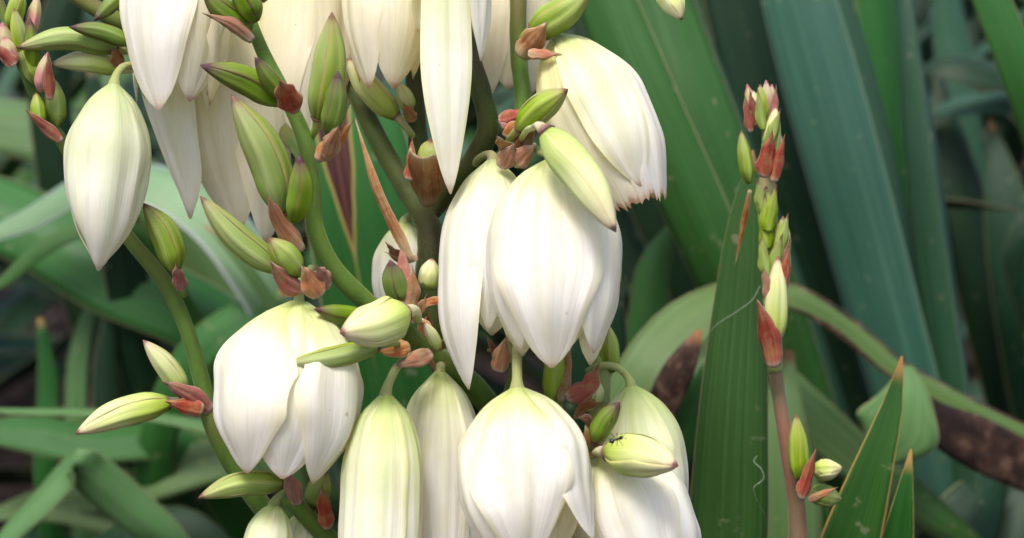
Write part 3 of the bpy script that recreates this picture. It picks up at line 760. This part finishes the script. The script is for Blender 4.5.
stem(st, [(516, 330, .60), (517, 360, .605), (505, 410, .615), (492, 470, .625)], [5, 6, 7, 8], 'stem', name='branch', n=30)
stem(st, [(600, 340, .61), (640, 330, .62), (690, 330, .64)], [4, 3.5, 3], 'stem', name='branch', n=16) if False else None

# A: nearly closed bell beside the pink-budded branch
flower(st, (114, 84, .583), (98, 271, .578), 86, [
    (150, .85, .98, .92, 0), (-130, .85, .97, .92, 0), (-62, .92, .93, .97, 0), (80, .95, .98, .96, 0), (8, .95, 1.0, 1.02, 0)],
    CLOSED, 'petal_green', [(138, 66, .60), (126, 66, .593), (117, 74, .586)], 'nearly closed greenish white bell hanging by the pink budded branch')
# H: big rounded bell
flower(st, (299, 301, .578), (281, 476, .575), 147, [
    (170, .8, .98, .9, 0), (110, .85, .98, .95, 0), (-125, .85, .98, .94, 0), (2, .80, 1.0, .88, -.03), (58, .92, 1.02, .99, -.10), (-50, .98, .99, 1.05, -.06)],
    BELL, 'petal_white', [(312, 268, .59), (303, 276, .585), (300, 288, .58)], 'large rounded creamy bell below the slender green branch')
# K: bell at the bottom centre
flower(st, (517, 388, .568), (527, 556, .560), 136, [
    (175, .8, .98, .9, 0), (-120, .85, .98, .94, 0), (125, .85, .98, .93, 0), (-58, .78, 1.0, .96, -.05), (68, .66, .93, 1.0, .42), (-2, .84, 1.03, 1.04, -.1)],
    BELL, 'petal_white', [(516, 342, .60), (517, 352, .585), (517, 372, .571)], 'plump white bell with one petal tip curling out to the side', ped_r=5)
# G: bell behind the central one
flower(st, (493, 160, .60), (486, 352, .592), 104, [
    (170, .8, .9, .9, 0), (110, .8, .95, .92, 0), (-115, .8, .98, .94, 0), (45, .7, .95, .95, 0), (3, .45, .90, .98, -.1), (-48, .72, 1.20, 1.0, -.22)],
    BELL, 'petal_white', [(470, 172, .618), (480, 158, .61)], 'slender white bell with one long drooping petal, tucked against the widest bell')
# F: central bell
flower(st, (552, 160, .575), (555, 364, .566), 138, [
    (175, .8, .95, .9, 0), (-125, .85, .95, .93, 0), (120, .85, 1.0, .95, .0), (62, .85, .96, .99, .0), (-66, .80, .94, .97, -.08), (-6, .86, 1.03, 1.04, -.2)],
    BELL, 'petal_white', [(520, 150, .61), (530, 146, .60), (540, 152, .585)], 'widest white bell at the middle of the stalk, partly covered by a pale bud')
# E: tilted bell, upper right
flower(st, (556, 36, .605), (636, 204, .598), 118, [
    (175, .8, .95, .9, 0), (-130, .85, .98, .92, 0, dict(mat='petal_warm')), (115, .85, 1.0, .95, 0, dict(jag=.08, tep=WIDE)), (-42, .85, 1.02, .93, -.04, dict(mat='petal_warm', jag=.10, tep=WIDE)), (58, .86, 1.03, .97, -.06, dict(jag=.10, tep=WIDE)), (18, .60, .95, 1.09, -.04, dict(mat='petal_green'))],
    BELL, 'petal_white', [(527, 44, .622), (538, 42, .615), (548, 36, .609)], 'tilted white bell with ragged petal ends beside the broad green blade')
# I and J: lower middle pair
flower(st, (386, 394, .575), (379, 600, .572), 84, [
    (170, .75, .95, .92, 0), (-120, .7, .98, .95, 0), (115, .7, .98, .95, 0), (60, .62, 1.0, .97, .05), (-58, .60, 1.0, 1.0, .02), (0, .66, 1.0, 1.03, .03)],
    LONG, 'petal_green', [(424, 352, .602), (408, 358, .592), (393, 374, .58)], 'narrow ribbed greenish bell on a hooked green pedicel', ped_r=4.4)
flower(st, (440, 372, .604), (438, 600, .600), 90, [
    (170, .75, .95, .92, 0), (-120, .7, .98, .95, 0), (115, .7, .98, .95, 0), (62, .66, .95, .98, .0), (-50, .66, 1.0, 1.0, 0), (8, .6, .93, 1.0, 0)],
    LONG, 'petal_white', [(450, 350, .62), (444, 360, .615)], 'cream bell crowded behind the narrow ribbed bell')
# L: right hand pair
flower(st, (631, 386, .602), (648, 535, .60), 98, [
    (170, .8, .95, .9, 0), (-120, .8, .98, .94, 0), (115, .8, .98, .95, 0), (60, .80, 1.0, .98, 0), (-60, .82, 1.0, .98, 0), (0, .80, 1.0, 1.03, -.05)],
    BELL, 'petal_green', [(588, 372, .612), (600, 366, .608), (618, 368, .604), (627, 376, .603)], 'bell on a hooked pedicel, half hidden by the bell below it')
flower(st, (606, 444, .588), (658, 592, .580), 124, [
    (170, .8, .95, .9, 0), (-120, .8, .98, .94, 0), (115, .8, .98, .95, 0), (-58, .80, 1.0, .96, 0), (64, .85, 1.0, 1.0, .02), (2, .82, 1.0, 1.03, -.05)],
    BELL, 'petal_white', [(590, 425, .605), (597, 430, .598)], 'white bell under the bud that carries an ant')
# B: open flowers, upper left
flower(st, (182, -92, .605), (176, 108, .597), 112, [
    (170, .7, .9, .9, 0), (-110, .7, .95, .94, 0), (110, .7, .92, .94, 0), (72, .74, .99, .97, .0, dict(mat='petal_warm')), (28, .76, .99, .94, -.1, dict(mat='petal_warm')), (-32, .86, 1.04, 1.02, -.08)],
    BELL, 'petal_white', None, 'open white flower with a pinkish front petal above the closed bell')
flower(st, (215, -30, .635), (246, 232, .632), 116, [
    (170, .7, .9, .9, 0), (110, .7, .95, .94, 0), (-140, .7, .9, .94, 0), (80, .8, .95, .95, -.1), (44, .84, 1.06, .98, -.15), (-14, .88, 1.0, 1.0, -.2)],
    BELL, 'petal_warm', None, 'large cream flower in shade behind the paired buds')
fb = flower(st, (172, -70, .625), (178, 150, .62), 96, [
    (160, .6, .9, .9, 0), (60, .6, .9, .9, 0), (-95, .5, .8, .9, 0, dict(mat='petal_green'))],
    LONG, 'petal_warm', None, 'flower with one long greenish petal hanging past the closed bell')
free_petal(st, fb, [(165, -70, .622), (155, -10, .612), (158, 60, .608), (172, 130, .608), (186, 185, .610), (190, 219, .614)], [20, 52, 60, 52, 32, 3], 'petal_green', (-.25, 0, 1), cup=.8)
flower(st, (130, -60, .60), (131, 39, .60), 26, [
    (170, .8, .95, .9, 0), (60, .8, .98, .95, 0), (-60, .8, 1.0, 1.0, 0)], CLOSED, 'petal_white', None, 'narrow white flower end with a purple tip')
# C: upper middle
flower(st, (312, -95, .645), (302, 158, .64), 112, [
    (170, .7, .9, .9, 0), (110, .7, .95, .94, 0), (-110, .7, .95, .94, 0), (55, .92, .88, .98, -.05), (-48, .92, 1.0, .98, -.1), (5, .84, .97, .95, -.1)],
    BELL, 'petal_warm', None, 'cream flower in shade behind the upright green bud')
flower(st, (392, -105, .62), (386, 92, .612), 96, [
    (170, .7, .9, .9, 0), (110, .7, .92, .94, 0), (-110, .7, .95, .94, 0), (70, .8, .9, .96, -.1), (-48, .82, 1.0, .97, -.15), (22, .95, 1.0, 1.0, -.25)],
    BELL, 'petal_warm', None, 'cream flower above the dark main stem')
flower(st, (448, -120, .60), (452, 130, .594), 82, [
    (170, .6, .6, .9, 0), (110, .6, .65, .94, 0), (-110, .6, .6, .94, 0), (62, .66, .74, 1.0, -.1, dict(mat='petal_white')), (-8, .68, 1.26, 1.02, -.5)],
    LONG, 'petal_green', None, 'flower with one long greenish white petal hanging over the stem fork')
flower(st, (508, -85, .65), (506, 104, .645), 92, [
    (170, .7, .9, .9, 0), (110, .7, .95, .94, 0), (-110, .7, .9, .94, 0), (5, .8, .95, .93, 0), (58, .90, .97, 1.0, .0), (-45, .95, 1.0, .98, -.05)],
    BELL, 'petal_warm', None, 'yellow tinged flower behind the upright green branch')
# small flowers low on the left
flower(st, (275, 503, .586), (258, 592, .58), 50, [(170, .9, 1, .92, 0), (-120, .9, 1, .95, 0), (110, .9, 1, .95, 0), (-50, .9, 1, .97, 0), (45, .9, 1, 1, 0)], CLOSED, 'petal_green', [(288, 492, .588), (280, 496, .586)], 'small pale green bell opening under the red bract')
flower(st, (304, 510, .60), (292, 600, .595), 44, [(170, .9, 1, .92, 0), (-120, .9, 1, .95, 0), (110, .9, 1, .95, 0), (-50, .9, 1, .97, 0), (45, .9, 1, 1, 0)], CLOSED, 'petal_green', [(310, 505, .60), (306, 506, .60)], 'small pale bell beside the cut branch end')
flower(st, (566, 515, .60), (560, 620, .60), 60, [(170, .9, 1, .92, 0), (-120, .9, 1, .95, 0), (110, .9, 1, .95, 0), (-40, .9, 1, .97, 0), (45, .9, 1, 1, 0)], CLOSED, 'petal_green', [(560, 500, .61), (563, 508, .605)], 'greenish flower top between the plump bell and the ant bud')
flower(st, (470, 492, .61), (462, 600, .60), 56, [(170, .9, 1, .92, 0), (-120, .9, 1, .95, 0), (110, .9, 1, .95, 0), (-40, .9, 1, .97, 0), (45, .9, 1, 1, 0)], CLOSED, 'petal_green', [(480, 480, .62), (475, 486, .615)], 'pale flower top peeping between two bells')
flower(st, (405, 222, .635), (395, 330, .63), 60, [(170, .9, 1, .92, 0), (-120, .9, 1, .95, 0), (110, .9, 1, .95, 0), (-40, .9, 1, .97, 0), (45, .9, 1, 1, 0)], CLOSED, 'petal_white', [(420, 210, .635), (412, 214, .635)], 'white flower hidden behind the main stem')

# buds
D = .572
bud(st, (120, 50, .600), (16, 48, .590), 23, 'bud_green', bend=-11, stalk=[(140, 50, .612)], label='long curved green bud above the closed bell')
bud(st, (132, 44, .596), (69, 27, .588), 18, 'bud_dark', bend=-4, stalk=[(145, 50, .605)])
bud(st, (125, 70, .605), (50, 64, .598), 21, 'bud_pale', bend=-5, stalk=[(140, 66, .612)])
bud(st, (128, -12, .60), (94, 21, .595), 17, 'bud_dark', stalk=[(140, -25, .61)])
bract(st, (124, 64, .602), (112, 50, .594), 20, 'bract_pink', (.2, .2, 1))
bud(st, (284, 104, .578), (200, 65, .565), 27, 'bud_dark', bend=-4, roll=40, label='dark green bud with a purple tip lying over the cream flower')
bud(st, (288, 100, .574), (255, 57, .564), 19, 'bud_dark', bend=2)
bract(st, (296, 114, .574), (280, 82, .560), 34, 'bract_red', (.1, -.1, 1), cup=1.3, label='purple red bract cupping two buds')
bud(st, (318, 122, .584), (332, 12, .572), 34, 'bud_green', bend=-4, roll=70, stalk=[(310, 140, .59)], label='tall upright green bud with a brown tip')
bud(st, (328, 134, .574), (338, 71, .566), 23, 'bud_dark', bend=-3)
bract(st, (316, 160, .576), (352, 122, .570), 24, 'bract_pink', (.3, .3, 1), cup=1.2, label='papery pink bract')
bract(st, (322, 158, .573), (338, 128, .560), 26, 'bract_pink', (-.1, 0, 1), cup=1.2)
bud(st, (284, 216, .580), (231, 95, .566), 38, 'bud_green', bend=-7, roll=20, stalk=[(300, 240, .588)], label='thick light green bud crossing the cream petals')
bud(st, (294, 222, .574), (299, 155, .566), 26, 'bud_dark', bend=-4, roll=60)
bract(st, (304, 250, .576), (268, 196, .562), 26, 'bract_pink', (.2, .2, 1), cup=1.25, bend=4, label='withered pink bract on the slender branch')
bud(st, (282, 272, .582), (200, 196, .572), 28, 'bud_green', bend=6, roll=15)
bud(st, (298, 276, .574), (268, 238, .564), 28, 'bud_green', bend=-2)
bract(st, (304, 292, .572), (272, 264, .562), 26, 'bract_red', (-.2, .3, 1), cup=1.1, bend=4)
bract(st, (322, 296, .570), (304, 268, .564), 34, 'bract_pink', (.3, .1, 1), cup=1.2, label='crumpled pink bract above the rounded bell')
bract(st, (330, 288, .574), (318, 268, .566), 28, 'bract_red', (.5, .1, 1), cup=1.0)
bud(st, (252, 28, .584), (202, -10, .574), 24, 'bud_dark', bend=4)
bud(st, (256, 22, .580), (225, -28, .574), 26, 'bud_dark', bend=-3)
bract(st, (254, 40, .58), (206, 14, .57), 18, 'bract_pink', (0, .3, 1), bend=-5)
bud(st, (262, 2, .585), (266, -40, .58), 22, 'bud_pink')
bud(st, (406, 312, .568), (340, 333, .552), 46, 'bud_pale', bend=3, bendz=-.002, roll=0, stalk=[(420, 322, .59)], label='fat pale bud lying over the side branch')
bud(st, (380, 346, .570), (284, 365, .556), 22, 'bud_green', bend=2, stalk=[(402, 344, .59)], label='slim bright green bud pointing left over the rounded bell')
bud(st, (368, 318, .580), (314, 309, .568), 19, 'bud_dark', bend=1, stalk=[(390, 325, .595)])
bud(st, (544, 130, .553), (616, 232, .540), 40, 'bud_pale', bend=5, roll=60, stalk=[(520, 140, .59), (532, 128, .565)], label='thick pale bud with a pink edge over the widest bell')
bud(st, (518, 130, .585), (568, 89, .570), 28, 'bud_green', bend=3, roll=10, stalk=[(508, 142, .60)], label='green bud with a purple tip at the branch node')
bud(st, (530, 32, .598), (592, -12, .590), 32, 'bud_green', bend=-3, stalk=[(520, 44, .61)])
bract(st, (520, 58, .596), (546, 24, .588), 36, 'bract_brown', (.1, .0, 1), cup=1.35, label='glossy brown bract wrapping the branch node')
bract(st, (528, 52, .592), (558, 54, .590), 16, 'bract_pink', (0, .3, 1))
bract(st, (516, 150, .592), (530, 118, .58), 30, 'bract_brown', (-.1, .1, 1), cup=1.2)
bract(st, (508, 158, .590), (498, 138, .580), 26, 'bract_brown', (-.4, .1, 1), cup=1.1)
bract(st, (498, 118, .60), (524, 112, .594), 20, 'bract_red', (-.2, .3, 1), cup=1.0)
bract(st, (512, 165, .588), (534, 146, .582), 24, 'bract_pink', (.1, .1, 1), cup=.8)
bract(st, (500, 168, .588), (512, 146, .582), 22, 'bract_pink', (-.1, .1, 1), cup=.8)
bud(st, (402, 304, .590), (390, 260, .582), 25, 'bud_dark', bend=2)
bract(st, (408, 312, .586), (412, 268, .584), 22, 'bract_brown', (.3, .1, 1), cup=1.0, bend=-3)
bract(st, (404, 300, .588), (402, 240, .612), 16, 'bract_red', (0, .1, 1), cup=.6)
bud(st, (428, 290, .604), (432, 258, .60), 22, 'bud_pale')
bract(st, (410, 345, .585), (378, 352, .575), 22, 'bract_pink', (0, .3, 1), cup=.7)
bract(st, (432, 352, .588), (398, 366, .58), 20, 'bract_pink', (0, .3, 1), cup=.7)
bract(st, (420, 320, .588), (440, 350, .59), 14, 'bract_pink', (0, .3, 1), cup=.6)
bud(st, (440, 350, .592), (424, 322, .585), 12, 'bud_pale')
bud(st, (172, 402, .598), (75, 434, .586), 29, 'bud_pale', bend=-5, stalk=[(200, 400, .606)], label='pale bud pointing left from the red bract')
bud(st, (186, 396, .596), (143, 340, .588), 22, 'bud_pale', bend=-2, roll=20, stalk=[(205, 402, .606)])
bract(st, (212, 412, .592), (164, 382, .580), 26, 'bract_red', (-.1, .2, 1), cup=1.1, bend=-2, label='bright red bract holding two pale buds')
bract(st, (204, 410, .588), (168, 402, .582), 20, 'bract_red', (.1, .1, 1), cup=.9)
bud(st, (176, 272, .596), (143, 203, .588), 28, 'bud_green', bend=-5, roll=30, stalk=[(184, 296, .606)], label='green bud beside the closed bell')
bract(st, (180, 292, .594), (176, 266, .586), 20, 'bract_red', (0, 0, 1), cup=1.3)
bud(st, (284, 484, .582), (198, 498, .568), 25, 'bud_green', bend=-7, roll=0, stalk=[(292, 492, .586)], label='bright green curved bud under the rounded bell')
bract(st, (296, 506, .578), (288, 472, .564), 26, 'bract_red', (0, 0, 1), cup=1.4, label='shiny red brown bract on the branch end')
bud(st, (312, 505, .595), (326, 470, .585), 24, 'bud_green')
bract(st, (328, 530, .588), (322, 488, .578), 20, 'bract_red', (.2, 0, 1), cup=1.1)
bud(st, (606, 452, .568), (678, 466, .545), 40, 'bud_pale', bend=4, roll=30, stalk=[(590, 452, .59)], label='pale ribbed bud with a purple tip and an ant at its base')
bud(st, (594, 442, .572), (620, 402, .565), 21, 'bud_dark', bend=3, stalk=[(592, 456, .59)])
bract(st, (596, 458, .575), (586, 428, .57), 20, 'bract_brown', (0, 0, 1), cup=.9)
bract(st, (566, 398, .590), (598, 366, .580), 28, 'bract_red', (-.2, .2, 1), cup=1.2, bend=-6, label='dark red folded bract between the lower bells')
bract(st, (560, 402, .60), (570, 348, .598), 16, 'bract_brown', (-.3, 0, 1), cup=.9)
bract(st, (588, 412, .60), (594, 370, .598), 20, 'bract_brown', (.2, 0, 1), cup=.8)
bud(st, (592, 408, .605), (594, 376, .60), 20, 'bud_pale')
bract(st, (604, 336, .604), (606, 312, .598), 18, 'bract_red', (.2, 0, 1), cup=1.2)
bud(st, (552, 402, .606), (558, 340, .598), 24, 'bud_green')
bud(st, (612, 372, .612), (606, 322, .606), 20, 'bud_green')
bud(st, (660, -14, .60), (682, 20, .597), 24, 'bud_pale', bend=2, stalk=[(640, -50, .61)])
bud(st, (398, 118, .628), (346, 58, .622), 26, 'bud_pale', bend=3, roll=10, stalk=[(416, 140, .636)])
bud(st, (410, 112, .626), (398, 82, .622), 17, 'bud_pale')
bract(st, (414, 122, .625), (404, 104, .62), 16, 'bract_pink')
# node cup with a round green bud, and the long dry bract on the main stem
bud(st, (432, 178, .606), (433, 139, .602), 32, 'bud_green', prof=[(0, .6), (.4, 1), (.8, .8), (1, .2)])
bract(st, (428, 207, .612), (424, 158, .592), 54, 'bract_brown', (-.05, 0, 1), cup=1.5, ruffle=.04, shape=[(0, .55), (.25, .92), (.6, 1), (.9, .95), (1, .80)], jag=.0002, label='wide reddish bract cup at the stem fork')
bract(st, (408, 180, .606), (412, 140, .604), 16, 'bract_red', (-.4, 0, 1), cup=.9)
bract(st, (412, 262, .606), (356, 122, .618), 13, 'bract_brown', (-.4, .1, 1), cup=.7, bend=6, ruffle=.08, label='long dry brown bract along the main stem')
# withered bracts and stubs crowding the nodes
for nx, ny, nd, cnt, sd in [(415, 318, .588, 4, 1), (430, 352, .596, 3, 2), (512, 140, .588, 3, 3), (584, 398, .600, 2, 4), (505, 352, .596, 2, 6), (594, 448, .582, 3, 7), (318, 515, .594, 3, 8), (412, 255, .610, 2, 9), (478, 505, .612, 3, 11)]:
    rg = np.random.default_rng(sd)
    for k in range(cnt):
        a = rg.uniform(-math.pi, math.pi); L = rg.uniform(14, 34)
        x0, y0 = nx + rg.normal(0, 7), ny + rg.normal(0, 9)
        bract(st, (x0, y0, nd + .004), (x0 + L * math.cos(a), y0 - abs(L * math.sin(a)) * .9 - 4, nd - rg.uniform(-.004, .010)), rg.uniform(6, 13), ['bract_brown', 'bract_pink', 'bract_red', 'bract_pink'][rg.integers(4)],
              (rg.uniform(-.5, .5), rg.uniform(-.3, .4), 1), cup=rg.uniform(.3, 1.3), bend=rg.uniform(-5, 5), twist=(0, rg.uniform(-70, 70)), ruffle=.18)
# lower dark interior bits
bract(st, (498, 372, .592), (505, 340, .585), 22, 'bract_pink', (0, .2, 1), cup=.8)
bud(st, (512, 362, .60), (505, 338, .595), 14, 'bud_pale')
# pink buds at the tip of the left branch
for (b_, t_, w_, m_) in [((8, 64, .598), (2, 22, .592), 20, 'bud_pink'), ((12, 66, .592), (4, 36, .588), 18, 'bud_pink'), ((24, 60, .597), (14, 8, .592), 17, 'bud_green'),
                         ((32, 78, .598), (30, 18, .593), 18, 'bud_dark'), ((40, 92, .594), (48, 52, .59), 15, 'bud_pink'), ((36, 84, .597), (18, 40, .595), 16, 'bud_green'),
                         ((10, 30, .598), (22, -14, .594), 18, 'bud_green'), ((56, 128, .604), (54, 78, .603), 22, 'bud_green'), ((28, 40, .6), (38, -6, .6), 14, 'bud_pink'), ((40, 126, .598), (36, 92, .596), 16, 'bud_green')]:
    bud(st, b_, t_, w_, m_)
bract(st, (62, 142, .598), (26, 110, .590), 15, 'bract_red', (0, .1, 1), cup=1.0)
bract(st, (50, 100, .592), (48, 56, .586), 14, 'bract_red', (.2, 0, 1), cup=1.1)
bract(st, (14, 66, .588), (-4, 44, .585), 16, 'bract_red', (0, 0, 1), cup=1.1)

# ------------------------------------------------------------------ the young spike on the right
sb = P(800, 540, .635)
sy = Thing('yucca_flower_stalk', (sb[0] - .02, sb[1] + .05, -.02), 'slim young flower spike with pink and pale green buds beside the pointed dark blade', 'flower stalk')
stem(sy, [(763, 108, .632), (768, 150, .632), (767, 200, .632), (770, 255, .632), (773, 320, .632), (775, 372, .632)], [4, 6, 9, 9.5, 9, 7.5], 'pedicel', n=40)
stem(sy, [(773, 350, .632), (778, 390, .632), (788, 450, .632), (796, 500, .634), (798, 560, .636), (780, 720, .65), W3(sb[0] - .02, sb[1] + .05, -.03)], [7, 7, 8, 9, 10, 11, 13], 'stem_brown', n=80)
for (b_, t_, w_, m_) in [((756, 128, .630), (747, 84, .628), 12, 'bud_pink'), ((763, 124, .628), (760, 84, .625), 13, 'bud_green'), ((768, 120, .630), (766, 80, .628), 12, 'bud_pink'),
                         ((770, 112, .632), (772, 84, .63), 10, 'bud_pink'), ((754, 120, .627), (753, 90, .625), 12, 'bud_pale'), ((768, 164, .624), (776, 106, .622), 17, 'bud_pale'),
                         ((774, 170, .628), (780, 132, .626), 12, 'bud_pink'), ((749, 184, .632), (741, 130, .630), 14, 'bud_green'), ((768, 236, .628), (766, 186, .626), 18, 'bud_green'),
                         ((774, 346, .622), (778, 256, .618), 25, 'bud_pale'), ((779, 268, .626), (783, 216, .624), 18, 'bud_green'), ((799, 480, .624), (796, 414, .620), 19, 'bud_green'),
                         ((812, 470, .630), (843, 468, .630), 20, 'bud_pale'), ((812, 492, .636), (842, 500, .640), 22, 'bud_green'), ((780, 300, .628), (788, 240, .626), 12, 'bud_pink')]:
    bud(sy, b_, t_, w_, m_)
for (b_, t_, w_, m_) in [((752, 132, .625), (745, 96, .622), 13, 'bract_red'), ((764, 130, .622), (758, 92, .619), 15, 'bud_green'), ((772, 128, .624), (776, 88, .622), 13, 'bract_red'), ((768, 150, .620), (780, 112, .616), 18, 'bud_green'),
                         ((774, 182, .620), (784, 138, .616), 16, 'bract_red'), ((764, 214, .621), (758, 182, .618), 18, 'bud_green'), ((768, 232, .620), (776, 188, .616), 20, 'bud_green'), ((776, 262, .620), (788, 214, .617), 18, 'bud_green'),
                         ((768, 276, .619), (762, 236, .616), 18, 'bud_green'), ((782, 290, .618), (789, 250, .615), 15, 'bract_red'), ((772, 304, .618), (764, 268, .615), 16, 'bract_pink')]:
    bract(sy, b_, t_, w_, m_, (rng.uniform(-.3, .3), 0, 1), cup=1.2)
bract(sy, (764, 178, .620), (772, 134, .614), 26, 'bract_red', (0, 0, 1), cup=1.35, label='rose red bract')
bract(sy, (766, 250, .622), (765, 195, .618), 20, 'bud_green', (-.2, 0, 1), cup=1.2)
bract(sy, (770, 290, .622), (782, 236, .616), 22, 'bud_green', (.1, 0, 1), cup=1.2)
bract(sy, (782, 286, .622), (790, 238, .618), 14, 'bract_red', (.5, 0, 1), cup=1.0)
bract(sy, (774, 368, .620), (758, 302, .612), 32, 'bract_red', (-.25, 0, 1), cup=1.35, bend=-2, label='rose red bract round the pale bud')
bract(sy, (802, 500, .622), (815, 452, .616), 19, 'bract_red', (.1, 0, 1), cup=1.2)
bract(sy, (756, 126, .626), (750, 92, .622), 12, 'bract_red', (-.2, 0, 1), cup=1.1)
bract(sy, (808, 500, .63), (836, 488, .628), 10, 'bract_pink', (0, .3, 1))
bract(sy, (750, 190, .630), (736, 262, .640), 7, 'bract_brown', (-.2, 0, 1), cup=.8)

# curled fibres at the blade margin
def fibre(plant, pts, r=.38):
    wp = [P(*p) for p in pts]
    g = tube_geo(wp, [r * p[2] / F_PX for p in pts], ns=6, n=30, seed=nseed())
    link_mesh('fibre', *g[:2], M['fibre'], plant, lf6, g[2])
fibre(pf, [(760, 286, .655), (752, 300, .652), (736, 312, .652), (715, 326, .655), (705, 340, .66)])
fibre(pf, [(757, 456, .66), (754, 462, .655), (762, 470, .652), (764, 478, .652), (754, 487, .652), (757, 500, .655), (765, 515, .665)])

# ------------------------------------------------------------------ the ant
def ant():
    c = P(616, 440, .546); k = .546 / F_PX
    t = Thing('ant', c, 'tiny black ant at the base of the pale ribbed bud', 'ant')
    def p(x, y, z=0): return c + RIGHT * x * k + UP * y * k - FWD * z * k
    def blob(a, b_, r, name):
        q = np.linspace(0, 1, 8)
        pts = [a + (b_ - a) * x for x in q]
        g = tube_geo(pts, list(np.maximum(np.sin(q * np.pi)**.6 * r * k, .1 * k)), ns=10, n=12)
        return link_mesh(name, *g[:2], M['ant'], t, None, g[2])
    blob(p(-7, -2), p(-1, 0), 2.6, 'abdomen'); blob(p(-1.5, 0), p(3, 1.5), 1.5, 'thorax'); blob(p(2.5, 1.2), p(7, 3), 2.0, 'head')
    for s in (-1, 1):
        for j, x in enumerate((-.5, 1, 2.4)):
            a = p(x, .5); b_ = p(x + (j - 1) * 2.5, .8 + s * 3.5, 2.0); e = p(x + (j - 1) * 4.5, .5 + s * 6.5, -1.5)
            g = tube_geo([a, b_, e], [.45 * k, .4 * k, .3 * k], ns=5, n=8)
            link_mesh('leg', *g[:2], M['ant'], t, None, g[2])
        g = tube_geo([p(6.5, 2.8), p(9, 4 + s * 2, 1), p(11, 4 + s * 3)], [.3 * k] * 3, ns=5, n=8)
        link_mesh('antenna', *g[:2], M['ant'], t, None, g[2])
ant()
